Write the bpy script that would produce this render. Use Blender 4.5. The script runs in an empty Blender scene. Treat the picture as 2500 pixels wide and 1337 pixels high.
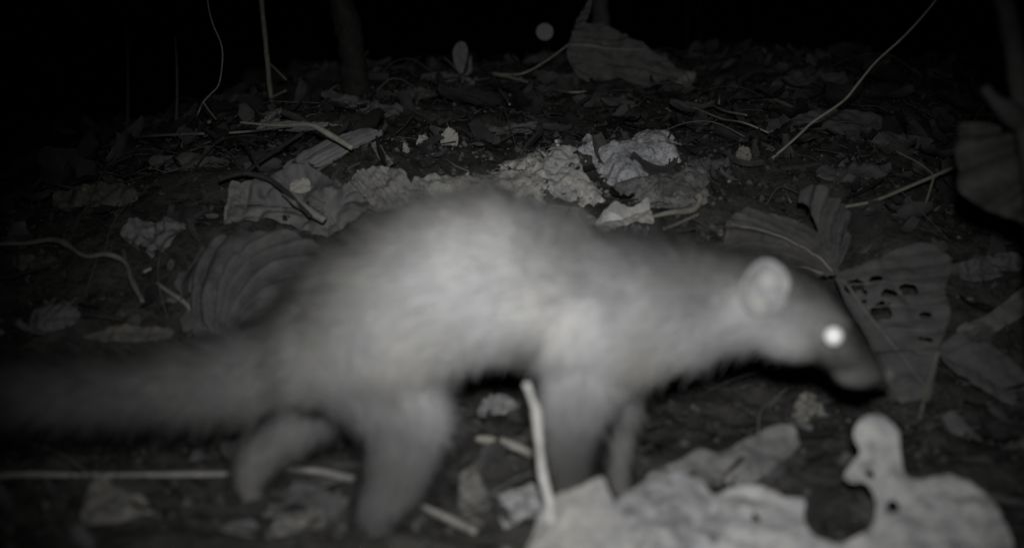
import bpy, math, random
import numpy as np
from mathutils import Vector
from mathutils.bvhtree import BVHTree

random.seed(7)
rng = np.random.default_rng(7)
scene = bpy.context.scene
COL = scene.collection
R = math.radians

# ------------------------------------------------------------------ camera, sky, light, exposure
CAM_H, PITCH, TH = 0.40, R(12.0), 0.384          # height, downward pitch, tan(half horizontal fov)
cam_d = bpy.data.cameras.new('trail_camera')
cam_d.sensor_width = 36.0
cam_d.lens = 18.0 / TH
cam_d.clip_start, cam_d.clip_end = 0.02, 600.0
cam_d.dof.use_dof = True
cam_d.dof.focus_distance = 1.8
cam_d.dof.aperture_fstop = 2.9
cam = bpy.data.objects.new('trail_camera', cam_d)
cam.location = (0, 0, CAM_H)
cam.rotation_euler = (R(90) - PITCH, 0, 0)
COL.objects.link(cam)
scene.camera = cam

world = bpy.data.worlds.new('World')
scene.world = world
world.use_nodes = True
wn = world.node_tree
sky = wn.nodes.new('ShaderNodeTexSky')
sky.sky_type = 'NISHITA'
sky.sun_disc = False
sky.sun_elevation = R(2.0)
sky.sun_rotation = R(200)
hs = wn.nodes.new('ShaderNodeHueSaturation')
hs.inputs['Saturation'].default_value = 0.1
wn.links.new(sky.outputs[0], hs.inputs['Color'])
wn.links.new(hs.outputs[0], wn.nodes['Background'].inputs[0])
wn.nodes['Background'].inputs[1].default_value = 0.0004      # night

def add_light(name, kind, loc, energy, aim):
    d = bpy.data.lights.new(name, kind)
    d.energy = energy
    o = bpy.data.objects.new(name, d)
    o.location = loc
    o.rotation_euler = (Vector(aim) - Vector(loc)).to_track_quat('-Z', 'Y').to_euler()
    COL.objects.link(o)
    return d, o

# the infrared flash array of the trail camera, just above its lens
flash, flash_o = add_light('infrared_flash', 'SPOT', (0.015, 0.0, CAM_H + 0.075), 43.0, (0.030, 1.0, 0.140))
flash.spot_size = R(50)
flash.spot_blend = 1.0
flash.shadow_soft_size = 0.022
flash.color = (1.0, 0.995, 0.985)

scene.view_settings.view_transform = 'Standard'
scene.view_settings.look = 'None'
scene.view_settings.exposure = 0.0
scene.view_settings.gamma = 1.0
scene.cycles.use_denoising = True
scene.cycles.max_bounces = 5
scene.cycles.use_adaptive_sampling = False

# ------------------------------------------------------------------ numeric helpers
def smooth(a, b, x):
    t = np.clip((x - a) / (b - a), 0, 1)
    return t * t * (3 - 2 * t)

def _hash(i, j, k, s):
    n = (i * 374761393 + j * 668265263 + k * 2147483647 + s * 1274126177) & 0xFFFFFFFF
    n = ((n ^ (n >> 13)) * 1274126177) & 0xFFFFFFFF
    return ((n ^ (n >> 16)) & 0xFFFF) / 65535.0

def vnoise(p, s=0):
    p = np.asarray(p, float)
    f = np.floor(p).astype(np.int64)
    w = p - f
    w = w * w * (3 - 2 * w)
    i, j, k = f[..., 0], f[..., 1], f[..., 2]
    r = 0
    for a in (0, 1):
        for b in (0, 1):
            for c in (0, 1):
                wt = (w[..., 0] if a else 1 - w[..., 0]) * (w[..., 1] if b else 1 - w[..., 1]) * (w[..., 2] if c else 1 - w[..., 2])
                r = r + wt * _hash(i + a, j + b, k + c, s)
    return r * 2 - 1

def fbm(p, octv=4, s=0):
    a, r = 1.0, 0
    p = np.asarray(p, float)
    for o in range(octv):
        r = r + a * vnoise(p * (2.03 ** o), s + o * 17)
        a *= 0.5
    return r

def terr(x, y):
    x, y = np.asarray(x, float), np.asarray(y, float)
    A = 0.205 * (1 - 0.62 * smooth(-0.25, -0.95, x)) * (1 - 0.42 * smooth(0.35, 0.95, x))
    B = 0.032 + 0.090 * smooth(0.2, 0.9, x) - 0.01 * smooth(-0.3, -0.9, x)
    z = A * smooth(1.16, 1.74, y) + B * smooth(1.7, 2.6, y) - 0.16 * smooth(2.65, 4.2, y)
    near = 1 - smooth(5, 14, np.abs(y - 1) + np.abs(x) * 0.8)
    z = z + 0.010 * smooth(1.0, 1.1, y) * smooth(1.4, 1.2, y)
    p = np.stack([x, y, np.zeros_like(x)], -1)
    z = z + near * (0.016 * fbm(p * 5.5, 3, 3) * smooth(0.95, 1.3, y) + 0.0055 * fbm(p * 26, 3, 9) + 0.0022 * fbm(p * 95, 2, 21))
    z = z + (1 - near) * 0.25 * fbm(p * 0.12, 3, 5)
    return z

CAM = np.array([0, 0, CAM_H])
def ray(px, py):
    cx, cy = (px - 1250.0) / 1250.0 * TH, (668.5 - py) / 1250.0 * TH
    F = np.array([0, math.cos(PITCH), -math.sin(PITCH)]); U = np.array([0, math.sin(PITCH), math.cos(PITCH)])
    return np.array([1.0, 0, 0]) * cx + U * cy + F

def P(px, py, Y):
    d = ray(px, py)
    return CAM + d * (Y / d[1])

def G(px, py, lift=0.0, ymax=6.0):
    """the point of the forest floor seen in that direction"""
    d = ray(px, py); d = d / d[1]
    t = np.arange(0.7, ymax, 0.004)
    q = CAM + d * t[:, None]
    below = np.nonzero(q[:, 2] < terr(q[:, 0], q[:, 1]))[0]
    k = below[0] if len(below) else len(t) - 1
    r = q[k].copy()
    r[2] = float(terr(r[0], r[1])) + lift
    return r

def tnorm(x, y, e=0.05):
    gx = (terr(x + e, y) - terr(x - e, y)) / (2 * e)
    gy = (terr(x, y + e) - terr(x, y - e)) / (2 * e)
    n = np.array([-float(gx), -float(gy), 1.0])
    return n / np.linalg.norm(n)

def tnorms(x, y, e=0.03):
    gx = (terr(x + e, y) - terr(x - e, y)) / (2 * e)
    gy = (terr(x, y + e) - terr(x, y - e)) / (2 * e)
    n = np.stack([-gx, -gy, np.ones_like(gx)], 1)
    return n / np.linalg.norm(n, axis=1)[:, None]

def unit(v):
    v = np.asarray(v, float)
    return v / max(np.linalg.norm(v), 1e-9)

# ------------------------------------------------------------------ materials
def new_mat(name):
    m = bpy.data.materials.new(name)
    m.use_nodes = True
    return m, m.node_tree, m.node_tree.nodes['Principled BSDF']

_mats = {}
def surf(kind, tone, tint=0.0, var=0.35, scale=40.0, rough=0.75, bump=0.25, spots=0.0, bscale=None):
    key = (kind, round(tone, 3), tint, var, scale, rough, bump, spots)
    if key in _mats:
        return _mats[key]
    m, t, b = new_mat(kind)
    tc = t.nodes.new('ShaderNodeTexCoord')
    n = t.nodes.new('ShaderNodeTexNoise'); n.inputs['Scale'].default_value = scale
    n.inputs['Detail'].default_value = 6; n.inputs['Roughness'].default_value = 0.65
    t.links.new(tc.outputs['Object'], n.inputs['Vector'])
    cr = t.nodes.new('ShaderNodeValToRGB')
    def c(v, k):
        return (v * (1 + 0.10 * k), v * (1 + 0.055 * k), v * (1 - 0.13 * k), 1)
    cr.color_ramp.elements[0].position = 0.28; cr.color_ramp.elements[0].color = c(tone * (1 - var), tint - 0.4)
    cr.color_ramp.elements[1].position = 0.72; cr.color_ramp.elements[1].color = c(tone * (1 + var), tint + 0.35)
    t.links.new(n.outputs['Fac'], cr.inputs[0])
    out = cr.outputs[0]
    if spots:
        n2 = t.nodes.new('ShaderNodeTexNoise'); n2.inputs['Scale'].default_value = scale * 3.1; n2.inputs['Detail'].default_value = 3
        t.links.new(tc.outputs['Object'], n2.inputs['Vector'])
        r2 = t.nodes.new('ShaderNodeValToRGB')
        r2.color_ramp.elements[0].position = 0.36; r2.color_ramp.elements[0].color = (1 - spots,) * 3 + (1,)
        r2.color_ramp.elements[1].position = 0.47; r2.color_ramp.elements[1].color = (1, 1, 1, 1)
        t.links.new(n2.outputs['Fac'], r2.inputs[0])
        mx = t.nodes.new('ShaderNodeMix'); mx.data_type = 'RGBA'; mx.blend_type = 'MULTIPLY'
        mx.inputs[0].default_value = 1.0
        t.links.new(out, mx.inputs[6]); t.links.new(r2.outputs[0], mx.inputs[7])
        out = mx.outputs[2]
    t.links.new(out, b.inputs['Base Color'])
    b.inputs['Roughness'].default_value = rough
    b.inputs['Specular IOR Level'].default_value = 0.2
    if bump:
        n3 = t.nodes.new('ShaderNodeTexNoise'); n3.inputs['Scale'].default_value = bscale or scale * 6; n3.inputs['Detail'].default_value = 5
        t.links.new(tc.outputs['Object'], n3.inputs['Vector'])
        bp = t.nodes.new('ShaderNodeBump'); bp.inputs['Strength'].default_value = bump; bp.inputs['Distance'].default_value = 0.003
        t.links.new(n3.outputs['Fac'], bp.inputs['Height']); t.links.new(bp.outputs[0], b.inputs['Normal'])
    _mats[key] = m
    return m

def tone_mat(name, rough=0.8, attr='tone', normal_attr=None, noise=0.35, scale=60.0):
    """colour carried by the pieces themselves (a float attribute), with grain on top"""
    m, t, b = new_mat(name)
    at = t.nodes.new('ShaderNodeAttribute'); at.attribute_name = attr
    tc = t.nodes.new('ShaderNodeTexCoord')
    n = t.nodes.new('ShaderNodeTexNoise'); n.inputs['Scale'].default_value = scale; n.inputs['Detail'].default_value = 5
    t.links.new(tc.outputs['Object'], n.inputs['Vector'])
    mr = t.nodes.new('ShaderNodeMapRange'); mr.inputs[1].default_value = 0.25; mr.inputs[2].default_value = 0.75
    mr.inputs[3].default_value = 1 - noise; mr.inputs[4].default_value = 1 + noise
    t.links.new(n.outputs['Fac'], mr.inputs[0])
    mu = t.nodes.new('ShaderNodeMath'); mu.operation = 'MULTIPLY'
    t.links.new(at.outputs['Fac'], mu.inputs[0]); t.links.new(mr.outputs[0], mu.inputs[1])
    n2 = t.nodes.new('ShaderNodeTexNoise'); n2.inputs['Scale'].default_value = 14; n2.inputs['Detail'].default_value = 2
    t.links.new(tc.outputs['Object'], n2.inputs['Vector'])
    cr = t.nodes.new('ShaderNodeValToRGB')
    cr.color_ramp.elements[0].position = 0.35; cr.color_ramp.elements[0].color = (0.985, 0.99, 1.02, 1)
    cr.color_ramp.elements[1].position = 0.65; cr.color_ramp.elements[1].color = (1.01, 1.0, 0.96, 1)
    t.links.new(n2.outputs['Fac'], cr.inputs[0])
    mx = t.nodes.new('ShaderNodeVectorMath'); mx.operation = 'SCALE'
    t.links.new(cr.outputs[0], mx.inputs[0]); t.links.new(mu.outputs[0], mx.inputs['Scale'])
    t.links.new(mx.outputs[0], b.inputs['Base Color'])
    b.inputs['Roughness'].default_value = rough
    b.inputs['Specular IOR Level'].default_value = 0.15
    if normal_attr:
        an = t.nodes.new('ShaderNodeAttribute'); an.attribute_name = normal_attr
        t.links.new(an.outputs['Vector'], b.inputs['Normal'])
    return m

# ------------------------------------------------------------------ object helpers
def tag(o, label=None, cat=None, group=None, kind=None):
    if label: o['label'] = label
    if cat: o['category'] = cat
    if group: o['group'] = group
    if kind: o['kind'] = kind
    return o

def link(name, verts, faces, mat, parent=None, shade=True, origin=None, tones=None):
    verts = np.asarray(verts, float).reshape(-1, 3)
    if origin is None:
        origin = np.zeros(3)
    me = bpy.data.meshes.new(name)
    me.from_pydata((verts - origin).tolist(), [], [tuple(int(i) for i in f) for f in faces])
    if shade:
        me.polygons.foreach_set('use_smooth', [True] * len(me.polygons))
    if tones is not None:
        a = me.attributes.new('tone', 'FLOAT', 'POINT'); a.data.foreach_set('value', np.asarray(tones, np.float32))
    me.materials.append(mat)
    o = bpy.data.objects.new(name, me)
    COL.objects.link(o)
    o.location = origin
    if parent is not None:
        o.parent = parent
        o.location = Vector(origin) - parent.location
    return o

def crom(pts, n=8, closed=False):
    pts = [np.asarray(p, float) for p in pts]
    out = []
    N = len(pts)
    for i in range(N if closed else N - 1):
        p0 = pts[(i - 1) % N] if closed else pts[max(i - 1, 0)]
        p1, p2 = pts[i % N], pts[(i + 1) % N]
        p3 = pts[(i + 2) % N] if closed else pts[min(i + 2, N - 1)]
        for k in range(n):
            t = k / n
            out.append(0.5 * ((2 * p1) + (-p0 + p2) * t + (2 * p0 - 5 * p1 + 4 * p2 - p3) * t * t + (-p0 + 3 * p1 - 3 * p2 + p3) * t ** 3))
    if not closed:
        out.append(pts[-1])
    return np.array(out)

def tube_geo(pts, rad, ns=7, knots=0.0, seed=0):
    pts = np.asarray(pts, float)
    n = len(pts)
    rad = np.interp(np.linspace(0, 1, n), np.linspace(0, 1, len(rad)), rad)
    T = np.gradient(pts, axis=0)
    T = T / (np.linalg.norm(T, axis=1)[:, None] + 1e-12)
    ref = np.array([0.13, 0.9, 0.3]) if abs(T[0][1]) < 0.8 else np.array([1.0, 0, 0.2])
    V, Fc = [], []
    for i in range(n):
        u = unit(np.cross(T[i], ref)); w = np.cross(T[i], u)
        for k in range(ns):
            a = 2 * math.pi * k / ns
            r = rad[i] * (1 + knots * float(vnoise(np.array([pts[i][0] * 60 + k * 0.7, pts[i][1] * 60, pts[i][2] * 60]), seed)))
            V.append(pts[i] + (u * math.cos(a) + w * math.sin(a)) * r)
    for i in range(n - 1):
        for k in range(ns):
            a, b = i * ns + k, i * ns + (k + 1) % ns
            Fc.append((a, b, b + ns, a + ns))
    Fc.append(tuple(range(ns))[::-1]); Fc.append(tuple((n - 1) * ns + k for k in range(ns)))
    return V, Fc

def pxm(Y):                       # metres covered by one photo pixel at that distance
    return 2 * TH * Y / 2500.0 * 1.02

# ------------------------------------------------------------------ leaves: an outline on its own tilted plane, ribbed, curled, holed
HERO = []                         # where the singled-out leaves lie, kept clear of the mass of litter
def sdf_poly(q, poly):
    d = np.full(len(q), 1e9); inside = np.zeros(len(q), bool)
    m = len(poly)
    for i in range(m):
        a, b = poly[i], poly[(i + 1) % m]
        e = b - a
        t = np.clip(((q - a) @ e) / max(e @ e, 1e-12), 0, 1)
        d = np.minimum(d, np.linalg.norm(q - a - t[:, None] * e, axis=1))
        c = (a[1] > q[:, 1]) != (b[1] > q[:, 1])
        with np.errstate(divide='ignore', invalid='ignore'):
            xi = a[0] + (q[:, 1] - a[1]) * e[0] / (e[1] if e[1] else 1e-12)
        inside ^= c & (q[:, 0] < xi)
    return np.where(inside, d, -d)

def leaf(name, label, outline, mat, at, n, axis=None, fan=None, ribs=8, ribamp=0.0015, rows=46,
         fold=0.0, cup=0.0, bend=0.0, crumple=0.002, holes=(), ragged=0.0015, cat='leaf', group=None,
         midrib=True, swirl=0.0, eaten=None, grain=0.0, vein_mat=None, midrad=0.0011, sidev=0, thick=0.0004, petiole=None, seed=1, tones=None):
    """outline: directions towards the rim of the leaf; at: a point the leaf passes through; n: its facing.
    axis: stalk end and tip; fan: the point its ribs spread from."""
    at = np.asarray(at, float); n = unit(n)
    ex = unit(np.cross(np.array([0, 1.0, 0.0]) if abs(n[1]) < 0.95 else np.array([0, 0, -1.0]), n))
    if ex[0] < 0: ex = -ex
    ey = np.cross(n, ex)
    def loc(p):
        d = ray(*p); t = ((at - CAM) @ n) / (d @ n)
        q = CAM + d * t - at
        return np.array([q @ ex, q @ ey])
    poly = crom([loc(p) for p in outline], 6, True)
    size = np.ptp(poly, axis=0)
    L = float(max(size))
    k = np.concatenate([poly / 0.011, np.full((len(poly), 1), seed * 3.7)], 1)
    cen = poly.mean(0)
    poly = poly + (poly - cen) / (np.linalg.norm(poly - cen, axis=1)[:, None] + 1e-9) * (fbm(k, 3, seed) * ragged)[:, None]
    lo, hi = poly.min(0) - L * 0.03, poly.max(0) + L * 0.03
    st = L / rows
    nx, ny = int((hi[0] - lo[0]) / st) + 2, int((hi[1] - lo[1]) / st) + 2
    gx, gy = np.meshgrid(lo[0] + np.arange(nx) * st, lo[1] + np.arange(ny) * st, indexing='ij')
    q = np.stack([gx.ravel(), gy.ravel()], 1)
    f = sdf_poly(q, poly)
    for (hx, hy, hr1, hr2, ang) in holes:
        c = loc((hx, hy))
        sx = np.linalg.norm(loc((hx + hr1, hy)) - c); sy = np.linalg.norm(loc((hx, hy + hr2)) - c)
        dq = q - c
        a = math.radians(ang)
        du = dq[:, 0] * math.cos(a) + dq[:, 1] * math.sin(a); dv = -dq[:, 0] * math.sin(a) + dq[:, 1] * math.cos(a)
        wob = 1 + 0.55 * fbm(np.stack([du / sx * 1.5, dv / sy * 1.5, np.full(len(q), hx * 0.37)], 1), 3, 5)
        h = (np.sqrt((du / sx) ** 2 + (dv / sy) ** 2) - wob) * min(sx, sy)
        f = np.minimum(f, h)
    if eaten:
        fr, th = eaten
        f = np.minimum(f, (fbm(np.concatenate([q * fr, np.full((len(q), 1), seed * 2.1)], 1), 4, seed + 40) + th) * 0.35 / fr)
    if axis is None:
        i, j = np.unravel_index(np.argmax(((poly[:, None] - poly[None]) ** 2).sum(-1)), (len(poly),) * 2)
        b0, b1 = poly[i], poly[j]
    else:
        b0, b1 = loc(axis[0]), loc(axis[1])
    ax = unit(b1 - b0); al = np.linalg.norm(b1 - b0); ay = np.array([-ax[1], ax[0]])
    hw = max(np.abs((poly - b0) @ ay).max(), 1e-4)
    fp = loc(fan) if fan is not None else None
    def height(q):
        s = (q - b0) @ ax / al; t = (q - b0) @ ay / hw
        if fp is not None:
            dd = q - fp
            an = np.arctan2(dd @ ay, dd @ ax)
            rr = np.linalg.norm(dd, axis=1)
            sa = an + swirl * rr / L
            w = sa * ribs + 0.5 * fbm(np.concatenate([q / L * 3, np.full((len(q), 1), seed)], 1), 2, seed)
            w = w + 1.6 * vnoise(np.stack([sa * ribs * 0.35, 0 * sa, 0 * sa + seed], 1), 2)
            am = 0.8 + 0.55 * vnoise(np.stack([np.floor(w / math.pi) * 1.7, rr / L * 1.5, 0 * sa + seed], 1), 8)
            r = (np.abs(np.sin(w)) ** 0.75 - 0.5) * am * np.clip(rr / (0.35 * L), 0.05, 1.2)
        else:
            w = (s * ribs - np.abs(t) * ribs * 0.22) * math.pi
            r = (np.abs(np.sin(w)) - 0.5) * np.clip(np.abs(t) * 3, 0, 1) - 0.8 * np.exp(-(t * 9) ** 2)
        h = r * ribamp + fold * np.abs(t) * hw - cup * t * t * hw - bend * (s - 0.4) ** 2 * al
        p3 = np.concatenate([q / L * 4.2, np.full((len(q), 1), seed * 1.3)], 1)
        if grain:
            h = h + grain * fbm(np.concatenate([q / 0.009, np.full((len(q), 1), seed)], 1), 4, seed + 9)
        return h + crumple * (fbm(p3, 3, seed) + 0.8 * (np.abs(fbm(p3 * 1.7 + 5, 2, seed + 3)) - 0.3))
    ins = f > 0
    I = np.arange(nx * ny).reshape(nx, ny)
    a, b, c, d = I[:-1, :-1].ravel(), I[1:, :-1].ravel(), I[1:, 1:].ravel(), I[:-1, 1:].ravel()
    quads = np.stack([a, b, c, d], 1)
    keep = ins[quads].any(1)
    quads = quads[keep]
    qq = q.copy()
    done = set()
    for fc in quads:
        good = [v for v in fc if ins[v]]
        for kk in range(4):
            v = fc[kk]
            if ins[v] or v in done: continue
            nb = [w for w in (fc[(kk + 1) % 4], fc[(kk - 1) % 4]) if ins[w]] or good
            g = nb[0]
            qq[v] = q[g] + (q[v] - q[g]) * (f[g] / (f[g] - f[v] + 1e-9))
            done.add(v)
    used = np.unique(quads)
    mp = -np.ones(len(q), int); mp[used] = np.arange(len(used))
    pl = qq[used]
    h = height(pl)
    V = at + pl[:, :1] * ex + pl[:, 1:] * ey + h[:, None] * n
    HERO.append(V[::9, :2])
    base3 = at + b0[0] * ex + b0[1] * ey
    o = link(name, V, mp[quads], mat, origin=base3)
    sm = o.modifiers.new('thickness', 'SOLIDIFY'); sm.thickness = thick; sm.offset = -1
    tag(o, label, cat, group)
    vm = vein_mat or mat
    def on(qs, up=0.0004):
        return at + qs[:, :1] * ex + qs[:, 1:] * ey + (height(qs) + up)[:, None] * n
    if midrib and fp is None:
        s = np.linspace(0.0, 0.97, 22)
        qs = b0 + s[:, None] * (b1 - b0)
        fm = sdf_poly(qs, poly) > 0
        if fm.sum() > 4:
            Vv, Ff = tube_geo(on(qs[fm]), [midrad, midrad * 0.35], 5)
            link('midrib', Vv, Ff, vm, o)
    if fp is not None and sidev:
        ang0 = np.arctan2((cen - fp)[1], (cen - fp)[0])
        for kx in range(sidev):
            an = ang0 + (kx / (sidev - 1) - 0.5) * 1.9
            lr = np.linspace(0.03, 1.5, 40); aa = an - swirl * lr
            qs = fp + lr[:, None] * L * np.stack([np.cos(aa), np.sin(aa)], 1)
            fm = sdf_poly(qs, poly) > 0.001
            if fm.sum() > 5:
                Vv, Ff = tube_geo(on(qs[fm]), [midrad * 0.8, midrad * 0.3], 5)
                link('vein', Vv, Ff, vm, o)
    elif sidev:
        for kx in range(sidev):
            for sg in (-1, 1):
                s0 = 0.08 + 0.8 * kx / sidev
                qs = b0 + s0 * (b1 - b0) + np.linspace(0.02, 1.2, 26)[:, None] * hw * (ay * sg + ax * 0.55)
                fm = sdf_poly(qs, poly) > 0.0008
                for i in range(1, len(fm)): fm[i] &= fm[i - 1]
                if fm.sum() > 5:
                    Vv, Ff = tube_geo(on(qs[fm]), [midrad * 0.55, midrad * 0.2], 4)
                    link('vein', Vv, Ff, vm, o)
    if petiole is not None:
        pts = crom([np.asarray(p, float) for p in petiole], 7)
        Vv, Ff = tube_geo(pts, [0.0016, 0.0011], 6, 0.1)
        link('petiole', Vv, Ff, vm, o)
    return o

def floor_leaf(name, label, outline, mat, lean=0.25, lift=0.006, at_px=None, side=0.0, **kw):
    """a leaf lying on the forest floor: it follows the ground there, tipped a little towards the viewer"""
    o = np.array(outline, float)
    c = at_px or (o[:, 0].mean(), o[:, 1].mean())
    g = G(*c)
    nn = tnorm(g[0], g[1])
    nn = unit(nn + lean * np.array([side, -1.0, 0.2]))
    return leaf(name, label, outline, mat, g + nn * lift, nn, **kw)

def twig(name, label, pts, rad, mat, cat='twig', group=None, n=7, knots=0.38, ns=8, side=()):
    c = crom(pts, n)
    V, Fc = tube_geo(c, rad, ns, knots, seed=int(abs(c[0][0]) * 1000) % 97)
    o = link(name, V, Fc, mat, origin=c[0])
    tag(o, label, cat, group)
    for nm, sp, sr in side:
        V, Fc = tube_geo(crom(sp, n), sr, 6, knots)
        link(nm, V, Fc, mat, o)
    return o

def gpts(px, lift=0.004):
    return [G(x, y, lift) for x, y in px]

# ------------------------------------------------------------------ the forest floor
def axis_steps(a, b, st, far):
    mid = np.arange(a, b + st / 2, st)
    g = [st]; 
    while sum(g) < far: g.append(g[-1] * 1.35)
    g = np.cumsum(g)
    return np.concatenate([(a - g)[::-1], mid, b + g])
gxs, gys = axis_steps(-1.35, 1.35, 0.0085, 160), axis_steps(0.75, 3.1, 0.0085, 160)
X, Y = np.meshgrid(gxs, gys, indexing='ij')
Z = terr(X, Y)
nx, ny = X.shape
I = np.arange(nx * ny).reshape(nx, ny)
quads = np.stack([I[:-1, :-1].ravel(), I[1:, :-1].ravel(), I[1:, 1:].ravel(), I[:-1, 1:].ravel()], 1)
soil = surf('forest_soil', 0.048, 0.2, 0.6, 30.0, 0.95, 0.8, 0.45, 160.0)
ground = link('ground', np.stack([X.ravel(), Y.ravel(), Z.ravel()], 1), quads, soil)
tag(ground, 'dark forest floor rising to a low bank', kind='structure')

# loose litter that nobody could count: leaf scraps, crumbs of soil, fine twigs
litter_mat = tone_mat('litter', 0.8)
def scatter(n, dens):
    out = []
    while len(out) < n:
        y = 0.86 + rng.random() ** 0.75 * 2.3
        x = (rng.random() * 2 - 1) * (0.46 * y + 0.08)
        if dens(x, y) > rng.random(): out.append((x, y))
    return np.array(out)

def leaf_scraps(n):
    V, Fc, T = [], [], []
    xy = scatter(n, lambda x, y: 1.0)
    zz = terr(xy[:, 0], xy[:, 1])
    for (x, y), z, nn in zip(xy, zz, tnorms(xy[:, 0], xy[:, 1])):
        nn = unit(nn + rng.normal(0, 0.42, 3))
        u = unit(np.cross(nn, rng.normal(0, 1, 3))); v = np.cross(nn, u)
        big = rng.random()
        L = 0.004 + 0.026 * big ** 4.0
        W = L * rng.uniform(0.25, 0.6)
        curl = rng.uniform(-0.5, 1.1) * W; bend = rng.uniform(-0.3, 0.7) * L
        tone = float(np.clip(rng.lognormal(-3.05, 0.4), 0.02, 0.2))
        b = len(V)
        k = 5 if L > 0.012 else 3
        for i in range(k):
            s = i / (k - 1)
            w = W * (math.sin(math.pi * (0.12 + s * 0.76)) ** 0.5) * rng.uniform(0.55, 1.3)
            for t in (-1, -0.33, 0.33, 1) if k == 5 else (-1, 0, 1):
                V.append(np.array([x, y, z + 0.004 + 0.06 * L]) + u * (s - 0.5) * 2 * L + v * t * w + nn * (curl * t * t * 0.5 + bend * (s - 0.5) ** 2 * 2))
                T.append(tone * rng.uniform(0.85, 1.15))
        m = 4 if k == 5 else 3
        for i in range(k - 1):
            for t in range(m - 1):
                a = b + i * m + t
                Fc.append((a, a + 1, a + m + 1, a + m))
    o = link('leaf_litter', V, Fc, litter_mat, tones=T)
    tag(o, 'scraps of dead leaves strewn over the forest floor', kind='stuff')
leaf_scraps(6500)

def whole_leaves(n):
    V, Fc, T = [], [], []
    clear = np.concatenate(HERO)
    def free(x, y):
        if (((clear - (x, y)) ** 2).sum(1).min() < 0.055 ** 2) or (((clear - (x, y + 0.07)) ** 2).sum(1).min() < 0.045 ** 2): return 0.0
        return 1.0 if y > 1.25 else 0.25
    xy = scatter(n, free)
    zz = terr(xy[:, 0], xy[:, 1])
    nu, nv = 13, 9
    for (x, y), z, nn in zip(xy, zz, tnorms(xy[:, 0], xy[:, 1], 0.06)):
        nn = unit(nn + rng.normal(0, 0.30, 3) + np.array([0, -0.2, 0]))
        u = unit(np.cross(nn, rng.normal(0, 1, 3))); v = np.cross(nn, u)
        L = rng.uniform(0.022, 0.06); W = L * rng.uniform(0.35, 0.6)
        curl = rng.uniform(-0.25, 0.9) * W; bend = rng.uniform(-0.2, 0.8) * L
        tone = float(np.clip(rng.lognormal(-3.2, 0.35), 0.02, 0.11))
        rb, ph, am = rng.uniform(4, 8), rng.random() * 6, rng.uniform(0.03, 0.09) * W
        s = np.linspace(0, 1, nu)[:, None]; t = np.linspace(-1, 1, nv)[None]
        w = W * np.sin(math.pi * (0.03 + 0.94 * s)) ** rng.uniform(0.6, 1.0) * (1 + 0.14 * np.sin(s * 23 + ph + 2 * np.sign(t)) * (np.abs(t) > 0.9))
        h = curl * t * t * 0.6 + bend * (s - 0.5) ** 2 * 1.6 + am * np.sin(rb * math.pi * (s - 0.22 * np.abs(t)) + ph) * np.abs(t) + 0.10 * W * np.abs(t) + 0.12 * W * np.sin(s * 7 + t * 3 + ph)
        pts = np.array([x, y, z + 0.006 + 0.05 * L]) + ((s - 0.5) * 2 * L + 0 * t)[..., None] * u + (t * w)[..., None] * v + h[..., None] * nn
        b = len(V); V.extend(pts.reshape(-1, 3)); T.extend([tone] * (nu * nv))
        for i in range(nu - 1):
            for k in range(nv - 1):
                a = b + i * nv + k
                Fc.append((a, a + 1, a + nv + 1, a + nv))
    o = link('fallen_leaves', V, Fc, litter_mat, tones=T)
    tag(o, 'dim overlapping mass of fallen leaves covering the forest floor', kind='stuff')


def crumbs(n):
    V, Fc, T = [], [], []
    base = np.array([(1, 0, 0), (-1, 0, 0), (0, 1, 0), (0, -1, 0), (0, 0, 1), (0, 0, -1)], float)
    fcs = [(0, 2, 4), (2, 1, 4), (1, 3, 4), (3, 0, 4), (2, 0, 5), (1, 2, 5), (3, 1, 5), (0, 3, 5)]
    xy = scatter(n, lambda x, y: 0.2 + 0.5 * (math.sin(x * 17 + 3 * math.sin(y * 9)) * math.sin(y * 15 + 1) > -0.2) + math.exp(-((x - 0.10) / 0.26) ** 2 - ((y - 1.62) / 0.13) ** 2))
    zz = terr(xy[:, 0], xy[:, 1])
    for (x, y), z in zip(xy, zz):
        pale = math.exp(-((x - 0.06) / 0.20) ** 2 - ((y - 1.60) / 0.14) ** 2)
        r = 0.0010 + 0.0045 * rng.random() ** 3
        b = len(V)
        vv = base * rng.uniform(0.6, 1.2, (6, 1)) * r + rng.normal(0, 0.2, (6, 3)) * r + np.array([x, y, z + r * 0.35])
        V.extend(vv); T.extend([float(np.clip(rng.lognormal(-3.0 + 1.5 * pale, 0.4), 0.02, 0.4))] * 6)
        Fc.extend([tuple(b + i for i in f) for f in fcs])
    o = link('soil_crumbs', V, Fc, litter_mat, shade=False, tones=T)
    tag(o, 'loose crumbs of soil and grit between the leaves', kind='stuff')
crumbs(24000)

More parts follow.
